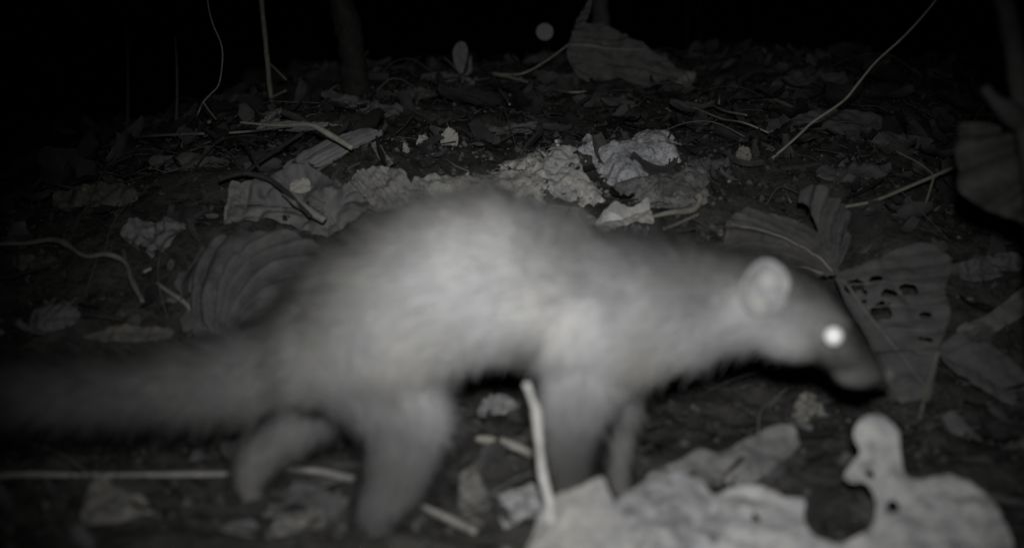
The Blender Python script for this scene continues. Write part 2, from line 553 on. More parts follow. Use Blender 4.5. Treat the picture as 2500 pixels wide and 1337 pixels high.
def fine_twigs(n, long=False):
    V, Fc, T = [], [], []
    xy = scatter(n, lambda x, y: 1.0)
    for (x, y) in xy:
        a = rng.random() * math.tau
        L = (0.05 + 0.14 * rng.random()) if long else 0.01 + 0.055 * rng.random() ** 2
        arch = rng.uniform(0.0, 0.25) * L if long else 0.0
        pts = []
        bow = rng.uniform(-0.25, 0.25)
        for s in (-0.5, -0.17, 0.17, 0.5):
            xx = x + math.cos(a) * s * L - math.sin(a) * bow * L * (1 - 4 * s * s); yy = y + math.sin(a) * s * L + math.cos(a) * bow * L * (1 - 4 * s * s)
            pts.append((xx, yy, float(terr(xx, yy)) + 0.002 + 0.008 * rng.random() + arch * (1 - 4 * s * s)))
        r = rng.uniform(0.0004, 0.0012)
        v, f = tube_geo(crom(pts, 4) if long else pts, [r, r * 0.6], 4)
        b = len(V); V.extend(v); Fc.extend([tuple(b + i for i in q) for q in f])
        T.extend([float(np.clip(rng.lognormal(-2.6, 0.45), 0.03, 0.25))] * len(v))
    o = link('dry_stalks' if long else 'fine_twigs', V, Fc, litter_mat, tones=T)
    tag(o, 'loose tangle of thin arched dry stalks over the litter' if long else 'fine broken twigs and rootlets on the soil', kind='stuff')
fine_twigs(1500)
fine_twigs(170, True)

# ------------------------------------------------------------------ the animal
YM, NEAR, FAR = 0.975, -0.028, 0.028
SK = []                                         # combing guide: (point, direction, region, along)
S = 13                                           # the fur stands this many photo pixels off the skin
def loft(pairs, widths, dy=0.0, region='torso', comb=-1, ns=18, dens=5):
    """closed body tube through stations: upper and lower rim and half width"""
    def inset(a, b):
        a, b = np.array(a, float), np.array(b, float); v = b - a; l = np.linalg.norm(v); k = min(S, 0.2 * l)
        return a + v / l * k, b - v / l * k
    pairs = [inset(a, b) for a, b in pairs]
    top = crom([P(*a, YM + dy) for a, _ in pairs], dens); bot = crom([P(*b, YM + dy) for _, b in pairs], dens)
    wid = crom([np.array([w]) for w in widths], dens)[:, 0]
    V, Fc = [], []
    n = len(top)
    for i in range(n):
        c = (top[i] + bot[i]) / 2; h = (top[i] - bot[i]) / 2
        w = np.array([0, wid[i], 0])
        for k in range(ns):
            a = math.tau * k / ns
            V.append(c + h * math.cos(a) + w * math.sin(a))
    cen = (top + bot) / 2
    T = np.gradient(cen, axis=0); T /= np.linalg.norm(T, axis=1)[:, None]
    for i in range(n): SK.append((cen[i], T[i] * comb, region, i / (n - 1), float(np.linalg.norm(top[i] - bot[i]) / 2)))
    for i in range(n - 1):
        for k in range(ns):
            a, b = i * ns + k, i * ns + (k + 1) % ns
            Fc.append((a, b, b + ns, a + ns))
    Fc.append(tuple(range(ns))[::-1]); Fc.append(tuple((n - 1) * ns + k for k in range(ns)))
    return V, Fc

def limb(pts, dy, region, wf=0.8, comb=1, wtop=None):
    """tapered limb: (px, py, radius in photo pixels)"""
    pairs, wid = [], []
    for i, (x, y, r) in enumerate(pts):
        x0, y0, _ = pts[max(i - 1, 0)]; x1, y1, _ = pts[min(i + 1, len(pts) - 1)]
        t = unit((x1 - x0, y1 - y0)); nn = np.array([t[1], -t[0]])
        pairs.append(((x + nn[0] * r, y + nn[1] * r), (x - nn[0] * r, y - nn[1] * r)))
        wid.append(r * pxm(YM + dy) * (wf if wtop is None else wtop + (wf - wtop) * min(i / 3.0, 1)))
    return loft(pairs, wid, dy, region, comb, 14, 4)

geo = []
torso = [((650, 850), (655, 915), .012), ((705, 752), (730, 985), .038), ((790, 655), (850, 1005), .053), ((900, 575), (960, 985), .060),
         ((1010, 522), (1060, 945), .062), ((1120, 497), (1140, 905), .061), ((1225, 496), (1220, 890), .059), ((1330, 528), (1310, 895), .056),
         ((1440, 574), (1415, 935), .052), ((1560, 596), (1520, 955), .047), ((1680, 612), (1632, 912), .041), ((1780, 626), (1748, 872), .038),
         ((1880, 634), (1838, 862), .040), ((1975, 662), (1925, 878), .042), ((2045, 718), (2005, 904), .037), ((2092, 790), (2066, 926), .027),
         ((2132, 852), (2112, 940), .020), ((2160, 888), (2146, 942), .014), ((2170, 908), (2160, 932), .007)]
geo.append(loft([(a, b) for a, b, _ in torso], [w for *_, w in torso], 0, 'torso', -1, 24))
geo.append(limb([(760, 850, 120), (680, 888, 100), (590, 915, 84), (480, 935, 71), (300, 950, 62), (100, 958, 62), (-100, 962, 60), (-300, 968, 50), (-450, 975, 26), (-480, 977, 8)], 0, 'tail', 0.95))
geo.append(limb([(870, 820, 150), (930, 930, 132), (988, 1020, 114), (985, 1105, 98), (955, 1190, 78), (918, 1262, 62), (925, 1296, 42), (950, 1306, 34)], NEAR, 'leg', 0.62, wtop=0.46))
geo.append(limb([(800, 900, 110), (740, 985, 96), (676, 1058, 74), (628, 1118, 56), (612, 1165, 46), (614, 1208, 39), (630, 1232, 33), (650, 1238, 22)], FAR, 'leg', 0.8))
geo.append(limb([(1450, 820, 118), (1420, 940, 108), (1392, 1040, 82), (1388, 1120, 62), (1394, 1200, 50), (1402, 1258, 44), (1440, 1278, 38), (1465, 1282, 26)], NEAR, 'leg', 0.62, wtop=0.42))
geo.append(limb([(1500, 870, 90), (1512, 960, 66), (1512, 1040, 46), (1513, 1110, 41), (1513, 1172, 38), (1525, 1204, 33), (1552, 1212, 25)], FAR, 'leg', 0.8))
def blob(c, r, ex=(1, 1, 1)):
    V, Fc = [], []
    nu, nv = 12, 8
    for i in range(nv + 1):
        th = math.pi * i / nv
        for k in range(nu):
            ph = math.tau * k / nu
            V.append(c + np.array([ex[0] * math.sin(th) * math.cos(ph), ex[1] * math.sin(th) * math.sin(ph), ex[2] * math.cos(th)]) * r)
    for i in range(nv):
        for k in range(nu):
            a, b = i * nu + k, i * nu + (k + 1) % nu
            Fc.append((a, a + nu, b + nu, b))
    return V, Fc
for sgn in (-1, 1):                                # cheeks, brows
    geo.append(blob(P(1925, 800, YM) + np.array([0, sgn * 0.030, 0]), 0.020, (1.3, 0.8, 0.95)))
    geo.append(blob(P(2085, 905, YM) + np.array([0, sgn * 0.014, 0]), 0.013, (1.5, 0.8, 0.8)))
    geo.append(blob(P(2010, 775, YM) + np.array([0, sgn * 0.024, 0]), 0.013, (1.4, 0.8, 0.8)))
for (fx, fy, dy, r) in ((950, 1306, NEAR, 0.0062), (650, 1238, FAR, 0.0055), (1462, 1282, NEAR, 0.0058), (1550, 1212, FAR, 0.0055)):
    for t in (-1.5, -0.5, 0.5, 1.5):               # toes
        geo.append(blob(P(fx + 26 - abs(t) * 6, fy + 6, YM + dy) + np.array([0, t * 0.0072, 0]), r, (1.7, 0.75, 0.8)))
V, Fc = [], []
for v, f in geo:
    b = len(V); V.extend(v); Fc.extend([tuple(b + i for i in q) for q in f])
tmp_me = bpy.data.meshes.new('skin_base'); tmp_me.from_pydata([tuple(v) for v in V], [], Fc)
tmp = bpy.data.objects.new('skin_base', tmp_me); COL.objects.link(tmp)
m = tmp.modifiers.new('r', 'REMESH'); m.mode = 'VOXEL'; m.voxel_size = 0.0034; m.use_smooth_shade = True
m = tmp.modifiers.new('s', 'SMOOTH'); m.factor = 0.5; m.iterations = 16
dg = bpy.context.evaluated_depsgraph_get(); dg.update()
skin = bpy.data.meshes.new_from_object(tmp.evaluated_get(dg))
bpy.data.objects.remove(tmp); bpy.data.meshes.remove(tmp_me)
skin.name = 'small_carnivore'

nv = len(skin.vertices)
co = np.empty(nv * 3); skin.vertices.foreach_get('co', co); co = co.reshape(-1, 3)
vn = np.empty(nv * 3); skin.vertex_normals.foreach_get('vector', vn); vn = vn.reshape(-1, 3)
skp = np.array([s[0] for s in SK]); skd = np.array([s[1] for s in SK])
skr = [s[2] for s in SK]; ska = np.array([s[3] for s in SK]); skh = np.array([s[4] for s in SK])
isleg = np.array([r == 'leg' for r in skr]); istail = np.array([r == 'tail' for r in skr])
def guide(p):
    idx = np.empty(len(p), int)
    for i in range(0, len(p), 4000):
        d = np.linalg.norm(p[i:i + 4000, None] - skp[None], axis=2) - skh[None] * 0.6
        idx[i:i + 4000] = d.argmin(1)
    return idx
eye_px, ear_px = (2034, 820), (1868, 690)
MARKS_AND_LIGHT = [(1300, 720, .58), (1130, 590, .66), (1230, 610, .62), (1000, 750, .48), (1420, 760, .50), (1480, 850, .36), (850, 700, .31), (790, 800, .22), (730, 870, .20), (660, 900, .19), (500, 940, .13), (300, 950, .10),  # fur tones; bright flank centre, lifted belly and fading rump are painted light
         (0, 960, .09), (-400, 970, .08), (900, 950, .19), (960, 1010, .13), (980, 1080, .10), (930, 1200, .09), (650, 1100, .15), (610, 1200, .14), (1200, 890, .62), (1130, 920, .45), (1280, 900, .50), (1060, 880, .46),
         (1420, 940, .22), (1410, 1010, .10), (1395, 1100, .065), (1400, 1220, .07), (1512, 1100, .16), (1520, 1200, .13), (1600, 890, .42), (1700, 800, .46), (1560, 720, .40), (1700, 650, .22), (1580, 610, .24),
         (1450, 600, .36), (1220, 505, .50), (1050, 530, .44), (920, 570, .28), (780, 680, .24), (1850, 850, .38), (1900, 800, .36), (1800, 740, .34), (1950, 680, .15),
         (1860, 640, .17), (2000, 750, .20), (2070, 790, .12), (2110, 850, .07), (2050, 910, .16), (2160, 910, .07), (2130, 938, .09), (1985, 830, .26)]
MK = np.array([P(a, b, YM) for a, b, _ in MARKS_AND_LIGHT]); MT = np.log(np.array([c for *_, c in MARKS_AND_LIGHT]))
def coat_and_light(p, idx):
    """fur markings with light falloff over the body painted in: pale flanks and throat, darker back line, legs, tail, crown and muzzle"""
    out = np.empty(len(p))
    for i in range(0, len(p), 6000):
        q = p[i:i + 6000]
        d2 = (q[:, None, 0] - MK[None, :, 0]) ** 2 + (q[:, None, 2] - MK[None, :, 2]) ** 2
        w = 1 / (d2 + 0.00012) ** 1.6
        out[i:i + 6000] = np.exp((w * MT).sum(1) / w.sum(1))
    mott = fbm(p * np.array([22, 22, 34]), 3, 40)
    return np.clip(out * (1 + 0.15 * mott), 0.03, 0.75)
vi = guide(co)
ta = skin.attributes.new('tone', 'FLOAT', 'POINT'); ta.data.foreach_set('value', (coat_and_light(co, vi) * 0.8).astype(np.float32))
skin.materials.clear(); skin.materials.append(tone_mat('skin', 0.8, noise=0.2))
org = np.array([P(1150, 900, YM)[0], YM, 0.0])
skin.vertices.foreach_set('co', (co - org).ravel()); skin.update()
animal = bpy.data.objects.new('small_carnivore', skin); COL.objects.link(animal); animal.location = org
tag(animal, 'pale furry long-tailed small carnivore walking right with head low and one eye white with painted eyeshine', 'animal')

tris = []
for f in skin.polygons:
    v = list(f.vertices)
    for i in range(1, len(v) - 1): tris.append((v[0], v[i], v[i + 1]))
tris = np.array(tris)
bvh = BVHTree.FromPolygons([tuple(c) for c in co], [tuple(int(i) for i in t) for t in tris])
def hit(px, py):
    d = Vector(ray(px, py)).normalized()
    r = bvh.ray_cast(Vector(CAM), d)
    return np.array(r[0]), np.array(r[1])

# eyes: eyeshine of the flash painted as a plain white ball, dark lid rim
eye_c, eye_n = hit(*eye_px)
eye_m, t_, b_ = new_mat('eyeshine_white')
b_.inputs['Base Color'].default_value = (0.96, 0.955, 0.94, 1); b_.inputs['Roughness'].default_value = 0.45
b_.inputs['Coat Weight'].default_value = 0.3; b_.inputs['Coat Roughness'].default_value = 0.25
lid_m = surf('lid', 0.05, 0, 0.2, 200, 0.5, 0)
def eye(c, n, side):
    r = 0.0072
    V, Fc = blob(np.zeros(3), r)
    o = link('eye', np.array(V) + c - n * 0.001, Fc, eye_m, animal, origin=c)
    u = unit(np.cross(n, (0, 0, 1))); w = np.cross(n, u)
    ring = [c - n * 0.0005 + (u * math.cos(a) * 1.12 + w * math.sin(a) * 0.98) * r * 1.0 for a in np.linspace(0, math.tau, 25)]
    V, Fc = tube_geo(ring, [0.0013], 6)
    e = link('eyelid', V, Fc, lid_m, o, origin=c); e.location = (0, 0, 0)
    return o
flip = np.array([1, -1, 1])
def mirror(p): return np.array([p[0], 2 * YM - p[1], p[2]])
eye_n = unit(eye_n * 0.4 + unit(np.array([0, 0, CAM_H + 0.05]) - eye_c) * 0.6)
eye(eye_c + eye_n * 0.002, eye_n, -1)
eye(mirror(eye_c + eye_n * 0.002), eye_n * flip, 1)

# ears: thin rounded cups standing off the side of the head
ear_m = surf('ear_skin', 0.29, -0.1, 0.30, 85, 0.7, 0.15)
ear_c, ear_n = hit(*ear_px)
def ear(side):
    C = P(1868, 706, YM - 0.045)
    nrm = unit(np.array([0.12, -0.95, 0.14]))
    ex = unit(np.cross(nrm, (0, 0, 1))) * -1
    if ex[0] < 0: ex = -ex
    ez = np.cross(nrm, ex); 
    if ez[2] < 0: ez = -ez
    rx, rz = 0.0196, 0.0200
    V, Fc, nr, na = [], [], 8, 28
    for i in range(nr + 1):
        r = i / nr
        for k in range(na):
            a = math.tau * k / na
            lobe = 1.0 + 0.10 * math.cos(2 * (a - 1.2)) - 0.10 * max(0, -math.sin(a)) ** 2 + 0.02 * math.sin(5 * a)
            dep = 0.010 * r ** 2.0 - 0.011 + 0.0012 * math.sin(a * 3 + 1) * r
            V.append(C + ex * rx * r * lobe * math.cos(a) + ez * rz * r * lobe * math.sin(a) + nrm * dep)
    for i in range(nr):
        for k in range(na):
            a, b = i * na + k, i * na + (k + 1) % na
            Fc.append((a, b, b + na, a + na))
    t1 = crom([C + ex * 0.002 - ez * 0.006 - nrm * 0.005, C + ex * 0.006 - ez * 0.013 + nrm * 0.001, C + ex * 0.0095 - ez * 0.0195 + nrm * 0.001], 6)
    t2 = crom([C + ex * 0.011 + ez * 0.002 - nrm * 0.003, C + ex * 0.0125 - ez * 0.008 + nrm * 0.002, C + ex * 0.0125 - ez * 0.015 + nrm * 0.001], 6)
    fix = (lambda q: q) if side < 0 else (lambda q: [mirror(p) + np.array([0.004, -0.010, -0.013]) for p in q])
    o = link('ear', fix(V), Fc, ear_m, animal, origin=fix([C])[0])
    sm = o.modifiers.new('thickness', 'SOLIDIFY'); sm.thickness = 0.0016; sm.offset = -1
    for tt in (t1, t2):
        vv, ff = tube_geo(tt, [0.0012, 0.0026, 0.0016], 7)
        e = link('ear_fold', fix(vv), ff, ear_m, o, origin=fix([C])[0]); e.location = (0, 0, 0)
    return C
ear_at = ear(-1); ear(1)
nose_m = surf('nose_pad', 0.10, 0, 0.2, 300, 0.45, 0.2)
vv, ff = blob(P(2168, 912, YM), 0.0065, (0.9, 1.15, 0.85))
link('nose', vv, ff, nose_m, animal, origin=P(2168, 912, YM))

# fur: strands combed along the body
def make_fur(name, n, lf=1.0, rf=1.0, stray=0.16, nseg=4):
    A, B, Cc = co[tris[:, 0]], co[tris[:, 1]], co[tris[:, 2]]
    area = np.linalg.norm(np.cross(B - A, Cc - A), axis=1)
    ti = rng.choice(len(tris), n, p=area / area.sum())
    r1, r2 = np.sqrt(rng.random(n)), rng.random(n)
    w = np.stack([1 - r1, r1 * (1 - r2), r1 * r2], 1)
    p = (co[tris[ti]] * w[:, :, None]).sum(1)
    nn = (vn[tris[ti]] * w[:, :, None]).sum(1); nn /= np.linalg.norm(nn, axis=1)[:, None]
    gi = guide(p)
    L = np.full(n, 0.0130)
    tor = ~isleg[gi] & ~istail[gi]
    L = np.where(tor, 0.0190 - 0.0140 * smooth(0.56, 0.76, ska[gi]) - 0.002 * smooth(0.8, 1, ska[gi]), L)
    L = np.where(isleg[gi], 0.0130 - 0.0065 * smooth(0.25, 0.8, ska[gi]), L)
    L = np.where(istail[gi], 0.0215, L)
    tor_of = lambda k: ~isleg[k] & ~istail[k]
    keep = np.linalg.norm(p - eye_c, axis=1) > 0.0095
    keep &= np.linalg.norm(p - mirror(eye_c), axis=1) > 0.0095
    keep &= ~((np.linalg.norm(p - ear_at, axis=1) < 0.021)) & ~((np.linalg.norm(p - mirror(ear_at), axis=1) < 0.021))
    keep &= np.linalg.norm(p - P(2168, 912, YM), axis=1) > 0.009
    p, nn, gi, L = p[keep], nn[keep], gi[keep], L[keep]
    n = len(p)
    L = L * rng.uniform(0.6, 1.25, n) * lf * (1 - 0.55 * smooth(-0.35, -0.9, nn[:, 2]) * (tor_of(gi)))
    tg = skd[gi] + np.array([0, 0, -0.25])
    tg = tg - nn * (tg * nn).sum(1)[:, None]
    tg /= np.linalg.norm(tg, axis=1)[:, None] + 1e-9
    cl = np.stack([fbm(p * 55 + k * 9.1, 2, 60 + k) for k in range(3)], 1)
    lift = np.where(istail[gi], 0.75, 0.55) * rng.uniform(0.6, 1.4, n)
    d0 = nn * (lift + 0.15)[:, None] + tg + cl * 0.35 + rng.normal(0, stray, (n, 3))
    d0 /= np.linalg.norm(d0, axis=1)[:, None]
    d1 = d0 - nn * (0.45 * lift)[:, None] + np.array([0, 0, -0.12]) + rng.normal(0, 0.08, (n, 3))
    d1 /= np.linalg.norm(d1, axis=1)[:, None]
    s = np.linspace(0, 1, nseg)
    pts = p[:, None] - nn[:, None] * 0.0006 + L[:, None, None] * (d0[:, None] * (s - s * s * 0.5)[None, :, None] + d1[:, None] * (s * s * 0.5)[None, :, None])
    cu = bpy.data.hair_curves.new(name)
    cu.add_curves([nseg] * n)
    cu.attributes['position'].data.foreach_set('vector', (pts - org).astype(np.float32).ravel())
    ra = cu.attributes.new('radius', 'FLOAT', 'POINT')
    ra.data.foreach_set('value', np.tile(np.array([0.00042, 0.00040, 0.00030, 0.00008][:nseg], np.float32) * rf, n))
    tn = coat_and_light(p, gi) * rng.uniform(0.82, 1.18, n)
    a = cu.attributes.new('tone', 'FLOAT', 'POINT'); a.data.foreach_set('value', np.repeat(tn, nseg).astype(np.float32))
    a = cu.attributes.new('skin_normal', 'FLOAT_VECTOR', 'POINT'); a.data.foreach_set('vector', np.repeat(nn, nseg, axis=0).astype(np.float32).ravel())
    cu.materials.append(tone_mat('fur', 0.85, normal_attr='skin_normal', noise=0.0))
    o = bpy.data.objects.new(name, cu); COL.objects.link(o); o.parent = animal
    return o
make_fur('fur', 90000)
make_fur('guard_hair', 60000, 1.75, 0.42, 0.34)

# ------------------------------------------------------------------ leaves that can be told apart
LF = lambda tone, tint=0.0, var=0.25, spots=0.0: surf('dead_leaf', tone, tint, var, 45.0, 0.7, 0.35, spots)
pale_vein = surf('leaf_vein', 0.34, 0.5, 0.2, 80.0, 0.7, 0.1)
dark_vein = surf('leaf_vein', 0.10, 0.4, 0.2, 80.0, 0.7, 0.1)
UPN = lambda k, s=0.0: (s, -k, 1.0)

leaf('dead_leaf', 'big pale dead leaf with a deep bay and round holes in the right foreground',
     [(1690, 1185), (1750, 1168), (1815, 1156), (1880, 1164), (1918, 1200), (1966, 1208), (1964, 1250), (1978, 1296), (2030, 1316), (2090, 1306),
      (2136, 1262), (2138, 1205), (2118, 1168), (2078, 1172), (2063, 1150), (2082, 1118), (2102, 1092), (2084, 1052), (2112, 1020), (2152, 1018), (2190, 1048),
      (2206, 1100), (2222, 1146), (2275, 1150), (2330, 1142), (2392, 1168), (2440, 1212), (2468, 1262), (2480, 1330), (2460, 1420), (2000, 1440), (1720, 1420), (1690, 1300)],
     LF(0.33, -0.1, 0.34, 0.30), P(2000, 1300, 0.895), UPN(0.62), axis=((2150, 1430), (2160, 1030)), ribs=7, ribamp=0.0022, rows=100, crumple=0.006, cup=0.15, ragged=0.0012,
     holes=[(2128, 1150, 12, 12, 0), (2183, 1220, 15, 17, 0), (1850, 1243, 12, 11, 0), (2226, 1258, 7, 7, 0), (1740, 1296, 14, 26, 20)], midrib=False, seed=3)
leaf('dead_leaf', 'brightest folded dead leaf in the foreground, its tip touching the front paw',
     [(1268, 1380), (1296, 1290), (1332, 1212), (1400, 1186), (1466, 1158), (1484, 1196), (1512, 1236), (1536, 1288), (1540, 1380), (1400, 1420)],
     LF(0.26, 0.1, 0.24, 0.1), P(1400, 1330, 0.868), UPN(0.9, -0.25), axis=((1400, 1400), (1466, 1165)), ribs=6, ribamp=0.0010, fold=-0.22, crumple=0.003, midrad=0.0008, seed=5, rows=60, ragged=0.0006)
leaf('dead_leaf', 'broad pale dead leaf between the folded leaf and the holed leaf',
     [(1510, 1196), (1560, 1166), (1640, 1148), (1710, 1172), (1752, 1216), (1762, 1270), (1750, 1400), (1560, 1410), (1530, 1290)],
     LF(0.25, -0.2, 0.36, 0.30), P(1630, 1300, 0.905), UPN(0.55, 0.15), axis=((1560, 1400), (1690, 1165)), ribs=7, ribamp=0.0009, cup=0.35, crumple=0.0035, midrad=0.0007, seed=8, rows=60, ragged=0.0006)
leaf('dead_leaf', 'grey leaf with a frayed upper rim on the soil below the chin',
     [(1570, 1160), (1640, 1128), (1712, 1096), (1760, 1102), (1826, 1062), (1900, 1034), (1946, 1046), (1950, 1084), (1905, 1126), (1840, 1170), (1740, 1200), (1630, 1200)],
     LF(0.15, 0.0, 0.35, 0.35), G(1760, 1170) + np.array([0, 0, .010]), UPN(0.6), ribs=6, ribamp=0.0010, cup=0.2, crumple=0.004, midrib=False, seed=11, ragged=0.003, rows=60)
leaf('dead_leaf', 'dim leaf with a pointed tip in the bottom left corner',
     [(185, 1400), (192, 1280), (212, 1205), (246, 1152), (300, 1192), (352, 1212), (392, 1262), (420, 1340), (400, 1420)],
     LF(0.11, 0.3, 0.35, 0.35), P(290, 1300, 0.96), UPN(0.7, 0.2), axis=((300, 1400), (246, 1160)), ribs=6, ribamp=0.0012, crumple=0.005, midrad=0.0007, seed=12)
floor_leaf('dead_leaf', 'small scrap of leaf on the soil behind the hind feet',
     [(640, 1310), (690, 1262), (760, 1240), (800, 1262), (770, 1310), (700, 1345)], LF(0.10, 0.2, 0.4, 0.4), lean=0.2, crumple=0.005, seed=14, midrib=False, ragged=0.003)
floor_leaf('dead_leaf', 'mottled leaf scrap on the ground between fore and hind legs',
     [(1120, 1190), (1150, 1130), (1180, 1180), (1215, 1215), (1250, 1260), (1190, 1300), (1130, 1270)], LF(0.14, 0.2, 0.4, 0.4), lean=0.35, crumple=0.006, seed=15, midrib=False, ragged=0.003)
floor_leaf('dead_leaf', 'pale curled scrap of leaf at the foot of the upright stick',
     [(1210, 1235), (1240, 1195), (1300, 1180), (1338, 1225), (1310, 1290), (1250, 1310)], LF(0.26, -0.1, 0.35, 0.3), lean=0.4, crumple=0.006, seed=16, midrib=False, ragged=0.002)
floor_leaf('dead_leaf', 'small pale leaf scrap under the belly',
     [(1170, 985), (1200, 968), (1250, 972), (1262, 1010), (1220, 1040), (1178, 1030)], LF(0.20, -0.1, 0.35, 0.3), lean=0.5, crumple=0.006, seed=17, midrib=False, ragged=0.003)
floor_leaf('dead_leaf', 'pointed leaf scrap lying in the shade below the snout',
     [(1940, 990), (1965, 952), (1990, 965), (2012, 1005), (2040, 1040), (1985, 1052), (1935, 1030)], LF(0.15, 0.5, 0.3, 0.3), lean=0.5, crumple=0.006, seed=18, midrib=False, ragged=0.003)

# left: shell-like curled leaf and its crumpled neighbour
g0 = G(600, 770)
leaf('curled_leaf', 'large curled leaf ribbed like a shell, left of the rump',
     [(385, 672), (405, 612), (460, 566), (545, 536), (640, 532), (720, 556), (780, 596), (815, 648), (790, 690), (745, 735), (705, 775), (640, 800), (560, 806), (515, 796), (460, 755), (405, 716)],
     LF(0.088, -0.2, 0.35), g0 + np.array([0, -0.05, 0.03]), (-0.25, -1.0, 0.75), axis=((545, 795), (690, 560)), fan=(530, 850), ribs=11, ribamp=0.024, swirl=1.0, rows=120, cup=0.45, bend=0.5, crumple=0.006,
     sidev=5, vein_mat=dark_vein, midrad=0.0014, seed=21, ragged=0.005, cat='leaf')
floor_leaf('curled_leaf', 'rounded pale leaf lobe tucked in the hollow of the shell-like leaf',
     [(632, 706), (655, 680), (700, 672), (724, 700), (706, 745), (668, 768), (636, 748)], LF(0.17, 0, 0.2), lean=1.2, lift=0.03, crumple=0.003, cup=0.5, seed=22, midrib=False)
floor_leaf('crumpled_leaf', 'large crumpled leaf with star-shaped creases above the shell-like leaf',
     [(552, 482), (590, 446), (660, 424), (740, 410), (800, 426), (850, 456), (900, 492), (884, 530), (838, 556), (800, 574), (742, 566), (660, 548), (600, 546), (556, 534)],
     LF(0.135, -0.1, 0.28), lean=0.9, lift=0.028, axis=((560, 530), (890, 490)), fan=(800, 508), ribs=6, ribamp=0.015, crumple=0.011, seed=23, rows=80, sidev=5, vein_mat=dark_vein, midrad=0.0012,
     holes=[(748, 494, 14, 6, -35), (700, 545, 12, 6, 20), (838, 510, 5, 5, 0)], ragged=0.002)
floor_leaf('dead_leaf', 'curled pale leaf edge standing up on the crumpled leaf',
     [(556, 470), (566, 440), (590, 450), (602, 490), (600, 520), (560, 545), (545, 540)], LF(0.17, 0.3, 0.2), lean=1.0, lift=0.035, crumple=0.003, seed=24, midrib=False)
floor_leaf('dead_leaf', 'small bright yellowish leaf chip on the crumpled leaf',
     [(706, 462), (716, 440), (748, 436), (758, 448), (752, 466), (722, 470)], LF(0.28, 0.6, 0.15), lean=1.0, lift=0.043, crumple=0.002, seed=25, midrib=False, rows=24)
floor_leaf('bark_strip', 'fibrous strip of bark lying aslant above the crumpled leaf',
     [(690, 412), (730, 378), (790, 346), (862, 322), (915, 314), (930, 326), (880, 356), (826, 388), (780, 414), (730, 424)],
     LF(0.15, -0.2, 0.35), lean=0.6, lift=0.02, axis=((690, 415), (920, 318)), fan=(420, 560), ribs=70, ribamp=0.004, crumple=0.003, seed=26, rows=110, thick=0.0015, cat='bark', ragged=0.003)
floor_leaf('bark_strip', 'frayed fibrous sheet of bark right of the crumpled leaf',
     [(850, 470), (872, 424), (930, 402), (985, 420), (1010, 446), (1008, 482), (980, 504), (920, 508), (880, 500)],
     LF(0.21, 0.1, 0.4, 0.3), lean=0.7, lift=0.018, axis=((860, 420), (990, 500)), fan=(700, 260), ribs=60, ribamp=0.004, crumple=0.005, seed=27, rows=90, thick=0.0015, cat='bark', ragged=0.004)
floor_leaf('dead_leaf', 'narrow leaf tongue right of the frayed bark sheet',
     [(1000, 470), (1012, 430), (1030, 440), (1050, 470), (1075, 500), (1040, 510), (1010, 505)], LF(0.20, -0.1, 0.35, 0.3), lean=0.8, lift=0.015, crumple=0.004, seed=28, midrib=False)
floor_leaf('dead_leaf', 'narrow upright leaf sliver on the bank above the bark sheet',
     [(908, 352), (922, 346), (934, 362), (952, 386), (966, 412), (948, 408), (922, 384)], LF(0.17, 0.1, 0.25), lean=0.7, lift=0.012, crumple=0.002, seed=29, midrib=False, rows=26)

# centre: pale decayed sheets on the bank
RW = lambda tone, tint: surf('rotten_wood', tone, tint, 0.45, 100.0, 0.9, 0.7, 0.5)
def crust(label, outline, mat, rise, grain, seed, pitd=0.016, cell=0.003):
    """a crumbly mound of rotten wood hugging the bank"""
    pts = crom([G(x, y)[:2] for x, y in outline], 5, True)
    lo, hi = pts.min(0) - 0.03, pts.max(0) + 0.03
    a, b = np.arange(lo[0], hi[0], cell), np.arange(lo[1], hi[1], cell)
    gx, gy = np.meshgrid(a, b, indexing='ij')
    q = np.stack([gx.ravel(), gy.ravel()], 1)
    p3 = np.concatenate([q, np.full((len(q), 1), seed * 0.77)], 1)
    d = sdf_poly(q, pts) + 0.016 * fbm(p3 * 30, 3, seed)
    h = rise * smooth(-0.004, 0.035, d) - 0.004
    g = fbm(p3 * 150, 4, seed + 2)
    pit = np.clip(-fbm(p3 * 48, 3, seed + 5) - 0.42, 0, 1)
    h = h + grain * g - pitd * pit
    z = terr(q[:, 0], q[:, 1]) + h
    I = np.arange(len(q)).reshape(len(a), len(b))
    qd = np.stack([I[:-1, :-1].ravel(), I[1:, :-1].ravel(), I[1:, 1:].ravel(), I[:-1, 1:].ravel()], 1)
    qd = qd[(d > -0.012)[qd].all(1)]
    used = np.unique(qd); mp = -np.ones(len(q), int); mp[used] = np.arange(len(used))
    V = np.stack([q[used, 0], q[used, 1], z[used]], 1)
    HERO.append(V[::60, :2])
    c = V.mean(0)
    o = link('rotten_wood', V, mp[qd], mat, origin=c)
    tag(o, label, 'rotten wood')
crust('pale pitted crumbly mound of rotten wood on the bank above the back',
      [(1010, 470), (1060, 430), (1130, 412), (1210, 398), (1290, 372), (1370, 350), (1420, 380), (1460, 440), (1470, 500), (1300, 515), (1100, 515)], RW(0.46, 0.15), 0.014, 0.0030, 31, 0.026)
crust('pale bluish grainy slab of rotten wood with a wavy top edge on the bank',
      [(1408, 366), (1430, 350), (1498, 366), (1536, 352), (1606, 336), (1676, 354), (1655, 392), (1604, 408), (1566, 450), (1500, 470), (1440, 430)], RW(0.44, -0.4), 0.024, 0.0018, 32, 0.004)
crust('dull fibrous crumbs of rotten wood below the wavy-edged slab',
      [(1450, 450), (1540, 440), (1600, 414), (1690, 404), (1740, 440), (1720, 500), (1560, 510)], RW(0.19, -0.1), 0.014, 0.0034, 33, 0.012)
